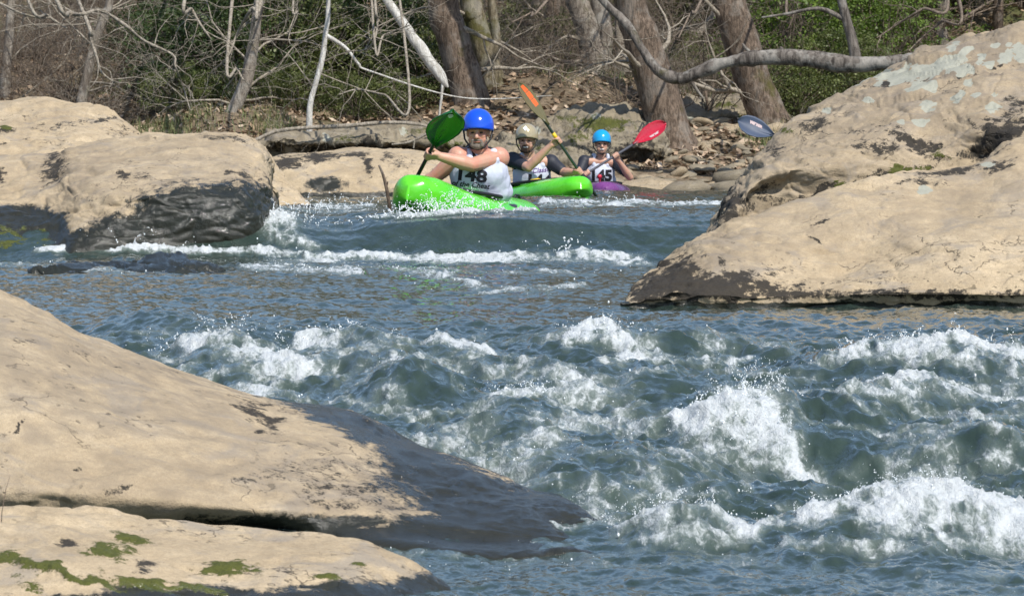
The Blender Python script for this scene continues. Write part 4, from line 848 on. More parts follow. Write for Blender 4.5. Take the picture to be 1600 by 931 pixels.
def shrub_proto(seed, h, w, nclump, mats):
    rng = np.random.RandomState(seed); rp = random.Random(seed)
    st = MB(); C = []; D = []
    for k in range(nclump):
        a = rng.uniform(0, 6.28); r = w * math.sqrt(rng.rand()) * .5; z = h * (rng.rand() ** .8) * (1 - .35 * (2 * r / w) ** 2)
        c = np.array([math.cos(a) * r, math.sin(a) * r, z + .12]); C.append(c); D.append(np.array([math.cos(a), math.sin(a), rng.uniform(-.3, .5)]))
        if k % 3 == 0:
            st.tube([Vector((rp.gauss(0, .06), rp.gauss(0, .06), -.2)), Vector(c * [.35, .35, .5]), Vector(c)], [.022, .014, .005], 4, cap=False)
    V_, F_, T_ = [], [], []
    for c, d in zip(C, D):
        tone = np.clip(rng.normal(.5, .25), 0, 1)
        for j in range(int(rng.randint(44, 76))):
            # leaves droop along short sprays
            q = c + d * rng.normal(0, .13) + rng.normal(0, .085, 3) * [1, 1, .55]; L = rng.uniform(.035, .075); wd = L * rng.uniform(.28, .42)
            ax = d * .6 + rng.normal(0, .7, 3); ax[2] -= .25; ax /= np.linalg.norm(ax); sd = np.cross(ax, rng.normal(0, 1, 3) + [0, 0, 1.6]); sd /= np.linalg.norm(sd) + 1e-6
            b = len(V_); V_ += [q, q + ax * L * .5 + sd * wd, q + ax * L, q + ax * L * .5 - sd * wd]; F_.append((b, b + 1, b + 2, b + 3)); T_ += [np.clip(tone + rng.normal(0, .15), 0, 1)] * 4
    me = mesh_np('crown', np.array(V_), np.array(F_), False); attr(me, 'tone', T_)
    return st.mesh('trunk'), me
SHR = []
for k, (h, w, n) in enumerate([(2.0, 2.2, 130), (2.8, 2.4, 170), (1.5, 2.4, 120), (3.4, 2.6, 190)]): SHR.append(shrub_proto(90 + k, h, w, n, None))
SHR_M = {}
for mk, mm in (('d', L_DARK), ('m', L_MID), ('l', L_LIGHT)):
    SHR_M[mk] = []
    for a_, b_ in SHR:
        c_ = b_.copy(); c_.materials.append(mm); SHR_M[mk].append(c_)
for a_, _ in SHR: a_.materials.append(B_TWIG2)
def shrub(px, Y, kind, k, s, lift=0.0):
    x = (px - 800) * Y / FPX; e = empty('evergreen_shrub', (x, Y, tz(x, Y) + lift))
    tag(e, {'d': 'dark green evergreen shrub', 'm': 'olive green evergreen shrub', 'l': 'bright green evergreen shrub'}[kind] + ' ' + where(x, Y), 'shrub', {'d': 'dark evergreen thicket', 'm': 'olive evergreen shrubs', 'l': 'bright evergreen shrubs'}[kind])
    link('trunk', SHR[k][0], parent=e); link('crown', SHR_M[kind][k], parent=e); e.scale = (s, s, s); e.rotation_euler = (0, 0, rs.uniform(0, 6.28))
for px, Y, kd, k, s in [(300, 77, 'd', 0, .9), (340, 78, 'd', 1, .9), (380, 77, 'd', 2, .9), (255, 80, 'd', 2, .8), (320, 82, 'd', 1, 1), (385, 81, 'd', 3, .9), (430, 77, 'm', 1, .8), (455, 79, 'd', 3, .8), (500, 77.5, 'm', 0, .8), (540, 79, 'd', 1, .9), (575, 77, 'm', 2, .9), (610, 78, 'd', 0, .9), (640, 80, 'm', 3, .8), (655, 76.5, 'm', 2, .7), (680, 78, 'm', 0, .7),
                        (430, 84, 'd', 3, 1.1), (520, 85, 'm', 3, 1.1), (600, 86, 'm', 3, 1.1), (660, 86, 'm', 1, 1.1), (360, 88, 'd', 3, 1.1), (480, 89, 'd', 3, 1.1), (700, 84, 'm', 2, .9), (800, 86, 'm', 2, .8), (880, 84, 'm', 2, .7), (960, 88, 'm', 1, .8), (1000, 84, 'm', 2, .6),
                        (1230, 78, 'l', 1, .9), (1280, 79, 'l', 0, 1), (1330, 80, 'l', 3, .8), (1380, 79, 'l', 1, .8), (1250, 83, 'l', 3, 1), (1310, 85, 'l', 3, 1), (1200, 84, 'l', 3, 1), (1420, 83, 'l', 1, 1), (1270, 76, 'm', 2, .7), (1320, 76.5, 'm', 0, .6), (1240, 75.5, 'm', 2, .5), (1480, 84, 'm', 3, .9), (1550, 86, 'm', 1, 1), (1440, 88, 'l', 3, 1.1), (1350, 90, 'l', 3, 1.2), (1600, 84, 'm', 3, .9), (1150, 90, 'm', 1, .9),
                        (740, 80, 'm', 2, .5), (830, 81, 'm', 2, .5), (890, 80, 'm', 0, .5), (960, 81, 'm', 2, .5), (1090, 80, 'm', 2, .6), (1120, 83, 'm', 0, .8), (1070, 86, 'm', 1, .8), (990, 79, 'm', 2, .4), (860, 87, 'm', 3, .8), (470, 75.5, 'm', 2, .5), (560, 75.3, 'm', 2, .45), (620, 75.2, 'm', 2, .45), (395, 75.2, 'm', 2, .45), (280, 75.5, 'm', 2, .5), (230, 90, 'd', 1, .9), (60, 95, 'm', 1, .9), (140, 92, 'd', 2, .8), (700, 92, 'm', 3, 1), (840, 94, 'm', 3, 1.1), (1060, 94, 'm', 3, 1.1), (580, 94, 'd', 3, 1.3), (300, 95, 'd', 3, 1.3), (430, 96, 'd', 3, 1.3)]:
    shrub(px, Y, kd, k, s)

# ------------------------------------------------------------------ leaf litter and grass
def scatter_leaves(n=26000):
    rng = np.random.RandomState(8); Y = 71 + 24 * rng.rand(n) ** 1.3; X = (rng.uniform(-120, 1720, n) - 800) * Y / FPX
    Z = terrain(X, Y) + .015; L = rng.uniform(.03, .075, n); a = rng.uniform(0, 6.28, n)
    ax = np.stack([np.cos(a), np.sin(a), rng.normal(0, .45, n)], 1); sd = np.stack([-np.sin(a), np.cos(a), rng.normal(0, .55, n)], 1)
    c = np.stack([X, Y, Z + .02], 1); l = L[:, None]
    vv = np.stack([c - ax * l, c + sd * l * .6, c + ax * l, c - sd * l * .6], 1)
    me = mesh_np('leaf_litter', vv.reshape(-1, 3), np.arange(n * 4).reshape(n, 4), False); attr(me, 'tone', np.repeat(rng.rand(n), 4)); return me
t = NT('dead_leaves'); t.set(Base_Color=t.ramp(t.attr('tone'), [(0, (.12, .08, .05)), (.4, (.25, .17, .105)), (.75, (.38, .27, .18)), (1, (.50, .40, .29))]), Roughness=.8)
tag(link('leaf_litter', scatter_leaves(), t.m), 'brown fallen leaves strewn over the wooded slope', 'leaves', kind='stuff')
def grass_mesh(n=5200):
    rng = np.random.RandomState(18); V_ = []; 
    cx = np.array([(-30, 73.5), (225, 72.3), (255, 73), (300, 73.5), (1210, 73), (1260, 74), (880, 77), (1090, 78), (860, 79), (960, 77.5), (420, 73.5), (150, 74)]); w = rng.randint(0, len(cx), n)
    Y = cx[w, 1] + rng.normal(0, .5, n); X = (cx[w, 0] + rng.normal(0, 26, n) - 800) * Y / FPX; Z = terrain(X, Y) - .01
    h = rng.uniform(.06, .24, n); a = rng.uniform(0, 6.28, n); d = np.stack([np.cos(a), np.sin(a), 0 * a], 1); sd = np.stack([-np.sin(a), np.cos(a), 0 * a], 1) * .007
    b = np.stack([X, Y, Z], 1); up = np.array([[0, 0, 1.0]])
    vv = np.stack([b - sd, b + sd, b + d * (h * .5)[:, None] + up * h[:, None]], 1)
    me = mesh_np('grass', vv.reshape(-1, 3), np.arange(n * 3).reshape(n, 3), False); attr(me, 'tone', np.repeat(rng.rand(n), 3)); return me
t = NT('bank_grass'); t.set(Base_Color=t.ramp(t.attr('tone'), [(0, (.05, .075, .02)), (.6, (.12, .15, .045)), (1, (.27, .23, .11))]), Roughness=.7)
tag(link('grass', grass_mesh(), t.m), 'tufts of short grass along the far bank', 'grass', kind='stuff')
mb = MB(); p0 = V(0, 835, 17.0); mb.tube([p0 + Vector((0, 0, -.05)), V(3, 800, 17), V(9, 765, 17), V(16, 742, 17)], [.0016, .0015, .0012, .0006], 5)
tag(mb.build('grass_stem', B_TWIG2), 'single thin dry grass stem sticking up from the mossy low boulder', 'grass stem')
# ------------------------------------------------------------------ paddlers, kayaks, paddles
def remeshed(mb, voxel, smooth=6, name='body'):
    me = mb.mesh('tmp'); o = bpy.data.objects.new('tmp', me); COL.objects.link(o)
    m = o.modifiers.new('r', 'REMESH'); m.mode = 'VOXEL'; m.voxel_size = voxel; m.use_smooth_shade = True
    s = o.modifiers.new('s', 'SMOOTH'); s.factor = .5; s.iterations = smooth
    dg = bpy.context.evaluated_depsgraph_get(); ev = o.evaluated_get(dg); out = bpy.data.meshes.new_from_object(ev); out.name = name
    bpy.data.objects.remove(o); bpy.data.meshes.remove(me)
    out.polygons.foreach_set('use_smooth', np.ones(len(out.polygons), bool)); out.materials.clear()
    return out

def skin_mat(name, c, red):
    t = NT(name); v = t.coord('Object'); n = t.noise(v, 9, 4, .6); f = t.noise(v, 90, 3, .6)
    col = t.mix(t.ss(n, .38, .66), c, red); col = t.mix(t.ss(f, .5, .8, 0, .25), col, tuple(x * .7 for x in c))
    t.set(Base_Color=col, Roughness=.48, Subsurface_Weight=.12, Subsurface_Scale=.01, Normal=t.bump(f, .15, .003)); t.b.inputs['Subsurface Radius'].default_value = (1, .4, .2)
    return t.m
SKIN = skin_mat('sunburnt_skin', (.50, .285, .20), (.55, .235, .165)); SKIN2 = skin_mat('fair_skin', (.48, .29, .205), (.50, .26, .18))
M_BIB = plain('white_bib_cloth', (.52, .55, .66), .75, .3, .10, 18, bump=.4); M_BLACK = plain('black_rubber', (.012, .012, .014), .5, .4); M_NAVY = plain('dark_rash_guard', (.020, .022, .032), .6, .4, bump=.3)
M_INK = plain('black_print', (.012, .012, .018), .6, .3); M_PURPLE_INK = plain('purple_print', (.11, .05, .20), .6, .3)
M_SKIRT = plain('grey_spray_skirt', (.035, .038, .05), .45, .5, bump=.3)
M_BLUE = plain('blue_helmet_shell', (.008, .075, .62), .16, .5, .06, 20, .4); M_OLIVE = plain('olive_helmet_shell', (.34, .29, .185), .18, .5, .1, 20, .4); M_CYAN = plain('turquoise_helmet_shell', (.008, .30, .62), .2, .5, .06, 20, .4)
M_WHITE = plain('white_mark', (.72, .74, .72), .4); M_FAINT = plain('faded_white_print', (.55, .42, .42), .5); M_GLOVE = plain('yellow_grip', (.72, .50, .02), .5); M_SHAFT = plain('carbon_shaft', (.018, .020, .022), .3, .5); M_GREYSHAFT = plain('grey_shaft', (.10, .10, .115), .35)
M_BEARD = plain('grey_beard_hair', (.20, .165, .14), .85, .2, .5, 160, bump=.6); M_DBEARD = plain('dark_beard_hair', (.11, .068, .045), .85, .2, .5, 160, bump=.6); M_EYE = plain('dark_eye', (.02, .015, .012), .2); M_LIP = plain('lips', (.36, .13, .10), .5)

def fist(mb, c, a, w, s=1.0):
    """a hand closed round a shaft at c (axis a); w points from the wrist to the shaft"""
    c = Vector(c); a = Vector(a).normalized(); w = Vector(w); w = (w - a * w.dot(a)).normalized(); e2 = a.cross(w)
    wrist = c - w * .085 * s
    for k in (-1.3, -.4, .5, 1.3): mb.capsule(wrist + a * k * .012 * s, c - w * .028 * s + e2 * .012 * s + a * k * .021 * s, .017 * s, .015 * s, 8)
    for k, L in ((-1.5, .85), (-.5, 1), (.5, 1.03), (1.5, .95)):
        P = []
        for th in (150, 105, 60, 10, -40, -85):
            r = (.027 + .004 * (th == 105)) * s * (L if th < 0 else 1); t_ = math.radians(th)
            P.append(c + a * k * .0215 * s + (w * math.cos(t_) + e2 * math.sin(t_)) * r)
        for p, q in zip(P[:-1], P[1:]): mb.capsule(p, q, .0098 * s, .0092 * s, 7)
    T = [wrist + a * .022 * s - e2 * .010 * s, c - w * .030 * s - e2 * .020 * s + a * .040 * s, c - w * .006 * s - e2 * .030 * s + a * .034 * s, c + w * .018 * s - e2 * .026 * s + a * .020 * s]
    for p, q in zip(T[:-1], T[1:]): mb.capsule(p, q, .0125 * s, .0105 * s, 7)
    return wrist

def adopt(o, par):
    o.parent = par; o.matrix_parent_inverse = Matrix.Translation(par.location).inverted(); return o

def frame(fwd, up=(0, 0, 1)):
    f = Vector(fwd).normalized(); r = f.cross(Vector(up)).normalized(); u = r.cross(f)
    return Matrix((r, f, u)).transposed()       # columns: right, forward, up

def text_on(body_text, size, centre, rx, mat, name, targets, par, bold=.0, shear=0.0, xs=1.0, fwd=(0, 1, 0)):
    """flat print wrapped on the cloth: letters projected onto the garment along fwd"""
    cu = bpy.data.curves.new('print', 'FONT'); cu.body = body_text; cu.size = size; cu.align_x = 'CENTER'; cu.align_y = 'CENTER'; cu.offset = bold; cu.shear = shear; cu.resolution_u = 3
    o = bpy.data.objects.new('print', cu); COL.objects.link(o); dg = bpy.context.evaluated_depsgraph_get()
    me = bpy.data.meshes.new_from_object(o.evaluated_get(dg)); bpy.data.objects.remove(o)
    bm = bmesh.new(); bm.from_mesh(me); bmesh.ops.triangulate(bm, faces=bm.faces)
    for _ in range(2): bmesh.ops.subdivide_edges(bm, edges=[e for e in bm.edges if e.calc_length() > size * .12], cuts=1)
    bmesh.ops.triangulate(bm, faces=bm.faces)
    f = Vector(fwd).normalized(); X = Vector((math.cos(rx), 0, math.sin(rx))); Z = Vector((-math.sin(rx), 0, math.cos(rx)))
    dead = []
    for v in bm.verts:
        p = Vector(centre) + X * v.co.x * xs + Z * v.co.y - f * 1.0; best = None
        for t_ in targets:
            h = t_.ray_cast(p, f)
            if h[0] is not None and (best is None or h[3] < best): best = h[3]
        if best is None: dead.append(v)
        else: v.co = p + f * (best - .005)
    bmesh.ops.delete(bm, geom=dead, context='VERTS'); bm.to_mesh(me); bm.free(); me.materials.clear()
    me.polygons.foreach_set('use_smooth', np.ones(len(me.polygons), bool))
    return adopt(link(name, me, mat), par)

def helmet(par, c, fwd, mat, s=1.0, vents=True, up=(0, 0, 1), mark=None):
    F = frame(fwd, up); c = Vector(c); nphi, nth = 40, 18; vs = []; fs = []
    for layer in (1.0, .93):
        for j in range(nth + 1):
            for i in range(nphi):
                ph = 2 * math.pi * i / nphi; cf = math.cos(ph)           # cf = 1 at the front
                lim = math.radians(96 + 14 * (1 - abs(cf)) ** .8 + (16 if cf < 0 else 0) * abs(cf))
                th = lim * j / nth; rad = Vector((.119, .142, .128)) * s * layer
                brim = 1 + (.035 * max(0, (j / nth - .85) / .15) if layer == 1.0 else 0)
                d = Vector((math.sin(th) * math.sin(ph) * rad.x * brim, math.sin(th) * cf * rad.y * brim, math.cos(th) * rad.z)); vs.append(c + F @ d)
    N = (nth + 1) * nphi
    for j in range(nth):
        for i in range(nphi):
            q = (j * nphi + i, (j + 1) * nphi + i, (j + 1) * nphi + (i + 1) % nphi, j * nphi + (i + 1) % nphi); fs.append(q); fs.append(tuple(N + x for x in q[::-1]))
    for i in range(nphi): fs.append((nth * nphi + i, N + nth * nphi + i, N + nth * nphi + (i + 1) % nphi, nth * nphi + (i + 1) % nphi))
    mb = MB(); mb.add(vs, fs); h = adopt(mb.build('helmet', mat), par)
    if vents:
        mb = MB()
        for ax, el in ((-.55, .85), (.0, .92), (.55, .85), (-.9, .45), (.9, .45)):
            d = Vector((math.sin(ax) * math.cos(el), math.cos(ax) * math.cos(el), math.sin(el)))
            p = c + F @ Vector((d.x * .121 * s, d.y * .144 * s, d.z * .130 * s)); mb.ball(p, (.012 * s, .006 * s, .005 * s), 8, 5, F)
        o = mb.build('vent', M_BLACK, h); o.matrix_parent_inverse = Matrix.Identity(4); o.location = -par.location
    if mark:
        mb = MB(); vs = []
        for x, z in ((-.026, .0), (0, .030), (.028, .004), (.002, -.024)):
            X, Zz = x * s + .0, .075 * s + z * s; yy = .145 * s * math.sqrt(max(0, 1 - (X / (.121 * s)) ** 2 - (Zz / (.13 * s)) ** 2)); vs.append(c + F @ Vector((X, yy + .002, Zz)))
        mb.add(vs, [(0, 1, 2, 3)]); adopt(mb.build('helmet_mark', M_WHITE), par)
    mb = MB()                                                            # chin strap
    for sd in (-1, 1): mb.tube([c + F @ Vector((sd * .112 * s, .0, -.02 * s)), c + F @ Vector((sd * .098 * s, .035 * s, -.10 * s)), c + F @ Vector((sd * .05 * s, .07 * s, -.165 * s)), c + F @ Vector((0, .078 * s, -.178 * s))], .0075 * s, 6)
    adopt(mb.build('chin_strap', M_BLACK), par)
    return h

def person(name, label, J, fwd, skin, mat_helm, sleeves, bib_txt, face_hair, burly=1.0, scale=1.0, mark=None, up=(0, 0, 1), smile=False, bare=False):
    """J: joints as world points. One continuous body; clothes, helmet and print are its children"""
    e = empty(name, tuple(J['pelvis'])); tag(e, label, 'person', 'kayak paddlers in the race')
    b = burly; s = scale; F = frame(fwd, up); H = Vector(J['head']); tw = Vector(J['lsh']) - Vector(J['rsh']); tw.normalize()
    mb = MB()
    tf = tw.cross(Vector((0, 0, 1))).normalized()
    if tf.y > 0: tf = -tf                                                # chest faces the camera side
    TF = Matrix((tw, -tf, Vector((0, 0, 1)))).transposed()
    def torso(m, g=0.0):
        m.ball(J['chest'], (.178 * b + g, .118 * b + g, .19 + g), 20, 14, TF); m.ball(Vector(J['chest']).lerp(Vector(J['waist']), .55), (.162 * b + g, .118 * b + g, .18 + g), 20, 14, TF)
        m.ball(J['waist'], (.165 * b + g, .125 * b + g, .15 + g), 20, 14, TF); m.ball(J['pelvis'], (.175 * b + g, .14 * b + g, .13 + g), 20, 12, TF)
    torso(mb)
    mb.capsule(Vector(J['rsh']), Vector(J['lsh']), .062 * b, .062 * b, 12); mb.capsule(Vector(J['neck']) - Vector((0, 0, .06)), H - F @ Vector((0, .02 * s, .05 * s)), .062 * b, .054 * b, 14)
    mb.capsule(Vector(J['neck']) - Vector((0, 0, .02)), Vector(J['rsh']), .05 * b, .05 * b); mb.capsule(Vector(J['neck']) - Vector((0, 0, .02)), Vector(J['lsh']), .05 * b, .05 * b)
    for sd in ('r', 'l'):
        sh, el, hd = (Vector(J[sd + k]) for k in ('sh', 'el', 'hand'))
        mb.ball(sh, .070 * b, 14, 10); mb.capsule(sh, el, .060 * b, .044 * b); md = el.lerp(hd, .35)
        wr = fist(mb, hd, J['paddle'], hd - el, 1.0 * s)
        mb.capsule(el, el.lerp(wr, .3), .043 * b, .047 * b); mb.capsule(el.lerp(wr, .3), wr, .047 * b, .028 * b)
        hip = Vector(J['pelvis']) + tw * (.10 if sd == 'l' else -.10); kn = hip + Vector(J['bow']) * .45 + Vector((0, 0, .02)); mb.capsule(hip, kn, .085, .062); mb.capsule(kn, kn + Vector(J['bow']) * .38 - Vector((0, 0, .12)), .056, .045)
    # head
    mb.ball(H + F @ Vector((0, -.012, .03)) * s, Vector((.078, .096, .098)) * s, 20, 16, F); mb.ball(H + F @ Vector((0, .016, -.035)) * s, Vector((.066, .074, .082)) * s, 18, 14, F)
    mb.ball(H + F @ Vector((0, .050, -.092)) * s, Vector((.040, .034, .030)) * s, 14, 10, F); mb.capsule(H + F @ Vector((-.045, .060, -.05)) * s, H + F @ Vector((-.02, .06, -.095)) * s, .022 * s, .02 * s); mb.capsule(H + F @ Vector((.045, .060, -.05)) * s, H + F @ Vector((.02, .06, -.095)) * s, .022 * s, .02 * s)
    mb.capsule(H + F @ Vector((0, .084, .012)) * s, H + F @ Vector((0, .108, -.030)) * s, .011 * s, .0155 * s, 10)       # nose
    for x in (-1, 1):
        mb.ball(H + F @ Vector((x * .013, .096, -.034)) * s, .010 * s, 8, 6); mb.ball(H + F @ Vector((x * .040, .062, -.022)) * s, Vector((.026, .024, .022)) * s, 10, 8, F)
        mb.capsule(H + F @ Vector((x * .012, .088, .022)) * s, H + F @ Vector((x * .052, .070, .022)) * s, .0115 * s, .010 * s, 8); mb.ball(H + F @ Vector((x * .078, -.01, -.008)) * s, Vector((.012, .022, .032)) * s, 8, 8, F)
    mb.capsule(H + F @ Vector((-.02, .087, -.066)) * s, H + F @ Vector((.02, .087, -.066)) * s, .009 * s, .009 * s, 8)
    adopt(link('body', remeshed(mb, .0062, 5), skin), e)
    for x in (-1, 1):
        m2 = MB(); m2.ball(H + F @ Vector((x * .033, .083, .002)) * s, Vector((.0135, .008, .0065)) * s, 8, 6, F); adopt(m2.build('eye', M_EYE), e)
    m2 = MB(); m2.capsule(H + F @ Vector((-.022, .0945, -.066)) * s, H + F @ Vector((.022, .0945, -.066)) * s, .0052 * s, .0052 * s, 6); adopt(m2.build('mouth', M_WHITE if smile else M_LIP), e)
    if face_hair:
        m2 = MB(); m2.ball(H + F @ Vector((0, .056, -.096)) * s, Vector((.046, .040, .036)) * s, 14, 10, F)
        for x in (-1, 1): m2.capsule(H + F @ Vector((x * .030, .086, -.056)) * s, H + F @ Vector((x * .036, .076, -.092)) * s, .0125 * s, .018 * s, 8); m2.capsule(H + F @ Vector((0, .097, -.053)) * s, H + F @ Vector((x * .030, .086, -.056)) * s, .0075 * s, .0085 * s, 8); m2.capsule(H + F @ Vector((x * .036, .076, -.092)) * s, H + F @ Vector((x * .064, .02, -.055)) * s, .014 * s, .010 * s, 8)
        adopt(link('beard', remeshed(m2, .004, 2, 'beard'), face_hair), e)
    helmet(e, H + F @ Vector((0, -.006, .052)) * s, F @ Vector((0, 1, 0)), mat_helm, s, mark is None, F @ Vector((0, 0, 1)), mark)
    # clothes
    if sleeves:
        m2 = MB(); torso(m2, .010)
        for sd in ('r', 'l'):
            sh, el = Vector(J[sd + 'sh']), Vector(J[sd + 'el']); m2.ball(sh, .080 * b, 14, 10); m2.capsule(sh, sh.lerp(el, .72), .071 * b, .058 * b); m2.capsule(Vector(J['neck']) - Vector((0, 0, .03)), sh, .056 * b, .064 * b)
        adopt(link('rash_guard', remeshed(m2, .010, 6, 'rash_guard'), sleeves), e)
    m2 = MB(); g = .026
    m2.ball(Vector(J['chest']) + Vector((0, 0, -.02)), (.176 * b + g * .4, .122 * b + g, .168 + g), 22, 16, TF); m2.ball(Vector(J['chest']).lerp(Vector(J['waist']), .55), (.170 * b + g, .128 * b + g, .17), 22, 14, TF); m2.ball(J['waist'], (.172 * b + g, .135 * b + g, .15), 22, 14, TF)
    nk = Vector(J['neck'])
    for x in (-1, 1):
        top = nk + tw * x * .082 * b + Vector((0, 0, .012)) - tf * .01; ft = Vector(J['chest']) + tw * x * .085 * b + tf * .10 * b + Vector((0, 0, .08)); bk = Vector(J['chest']) + tw * x * .085 * b - tf * .10 * b + Vector((0, 0, .08))
        for p, q in ((ft, top + tf * .045), (top + tf * .045, top - tf * .045), (top - tf * .045, bk)): m2.capsule(p, q, .027, .025, 10)
    bib_me = remeshed(m2, .008, 7, 'racing_bib')
    # cloth folds
    n = len(bib_me.vertices); co = np.empty(n * 3, np.float32); bib_me.vertices.foreach_get('co', co); co = co.reshape(-1, 3); nn = np.empty(n * 3, np.float32); bib_me.vertices.foreach_get('normal', nn); nn = nn.reshape(-1, 3)
    q = co.astype(float) * np.array([9, 9, 3.5]) + co[:, 2:3] * np.array([4., 0, 0]); co = co + nn * (.006 * ridged(q, 2, 300)[:, None] + .004 * fbm(co * 14., 2, 310)[:, None]).astype(np.float32)
    bib_me.vertices.foreach_set('co', co.ravel()); bib_me.update()
    bib = adopt(link('racing_bib', bib_me, M_BIB), e)
    if not sleeves:
        m2 = MB()
        for x in (-1, 1): m2.tube([nk + tw * x * .075 - tf * .06 + Vector((0, 0, .035)), nk + tw * x * .085 + Vector((0, 0, .03)), nk + tw * x * .07 + tf * .075 - Vector((0, 0, .03)), Vector(J['chest']) + tw * x * .06 + tf * (.125 * b) + Vector((0, 0, .085))], [.024, .024, .022, .012], 8)
        m2.ball(nk - tf * .09 + Vector((0, 0, .03)), (.10, .035, .06), 12, 8, TF); adopt(m2.build('collar', M_BLACK), e)
    m2 = MB(); P = Vector(J['waist']) - Vector((0, 0, .13))
    ring = [P + TF @ Vector((math.cos(a) * (.20 * b), math.sin(a) * .165 * b, 0)) for a in np.linspace(0, 2 * math.pi, 25)]; m2.tube(ring, [.03] * 25, 8, cap=False); adopt(m2.build('waist_tunnel', M_SKIRT), e)
    bv = BVHTree.FromPolygons([v.co.copy() for v in bib_me.vertices], [tuple(p.vertices) for p in bib_me.polygons])
    for txt, size, c, rx, mat, nm, bold, shear, xs in bib_txt: text_on(txt, size, c, rx, mat, nm, [bv], e, bold, shear, xs)
    return e

def kayak(name, label, bow, stern, wl, mat, beam=.64, roll=0.0, trim=None, bow_h=.24, mid_h=.16, stern_h=.13, rim_at=.0):
    """short whitewater boat; bow and stern are ground points, wl the keel heights at both ends"""
    bow = Vector(bow); stern = Vector(stern); L = (bow - stern).length; ax = (bow - stern).normalized(); sd = ax.cross(Vector((0, 0, 1))).normalized(); upv = sd.cross(ax)
    R = Matrix.Rotation(roll, 3, ax); sd = R @ sd; upv = R @ upv; c0 = (bow + stern) / 2
    e = empty(name, tuple(c0)); tag(e, label, 'kayak', 'whitewater kayaks in the race')
    ns, nr = 60, 36; vs = []; fs = []
    def sec(t_):                                                          # t_ -1 stern .. 1 bow
        k = abs(t_); w = beam / 2 * max(1 - k ** 2.4, 0) ** .62 + .045 * max(1 - k ** 12, 0) ** .5
        dk = np.interp(t_, [-1, -.75, -.3, 0, .35, .75, .93, 1], [stern_h * .55, stern_h, mid_h, mid_h, mid_h + .035, bow_h, bow_h * 1.0, bow_h * .66])
        kl = np.interp(t_, [-1, -.85, -.5, 0, .5, .85, 1], [.0, -.085, -.13, -.14, -.13, -.06, .055])
        return w, kl, dk
    for i in range(ns + 1):
        t_ = math.sin((i / ns * 2 - 1) * math.pi / 2); w, kl, dk = sec(t_); mz = kl + (dk - kl) * .46
        for j in range(nr):
            a = 2 * math.pi * j / nr; ca, sa = math.cos(a), math.sin(a); ex = .62 if sa < 0 else .85
            y = math.copysign(abs(ca) ** .8, ca) * w; z = mz + (dk - mz) * abs(sa) ** ex if sa > 0 else mz - (mz - kl) * abs(sa) ** ex
            vs.append(c0 + ax * t_ * L / 2 + sd * y + upv * z)
    for i in range(ns):
        for j in range(nr): fs.append((i * nr + j, i * nr + (j + 1) % nr, (i + 1) * nr + (j + 1) % nr, (i + 1) * nr + j))
    fs.append(tuple(range(nr))); fs.append(tuple(ns * nr + j for j in range(nr))[::-1])
    mb = MB(); mb.add(vs, fs); adopt(mb.build('hull', mat), e)
    mb = MB(); ring = []
    for a in np.linspace(0, 2 * math.pi, 41): ring.append(c0 + ax * (rim_at + math.cos(a) * .42) + sd * math.sin(a) * .235 + upv * (mid_h + .012 + .02 * math.cos(a)))
    mb.tube(ring, .016, 8, cap=False); adopt(mb.build('cockpit_rim', M_BLACK), e)
    mb = MB(); top = [c0 + ax * (rim_at + math.cos(a) * .17) + sd * math.sin(a) * .16 + upv * (mid_h + .03) for a in np.linspace(0, 2 * math.pi, 41)]
    mb.add(ring + top, [(i, i + 1, 41 + i + 1, 41 + i) for i in range(40)]); adopt(mb.build('spray_skirt', M_SKIRT), e)
    for t_ in (-.80,):
        w, kl, dk = sec(t_); mb = MB(); b = c0 + ax * t_ * L / 2 + upv * (dk + .004); mb.tube([b - ax * .06, b - ax * .03 + upv * .028, b + ax * .03 + upv * .028, b + ax * .06], .011, 7); adopt(mb.build('grab_handle', M_BLACK), e)
    return e

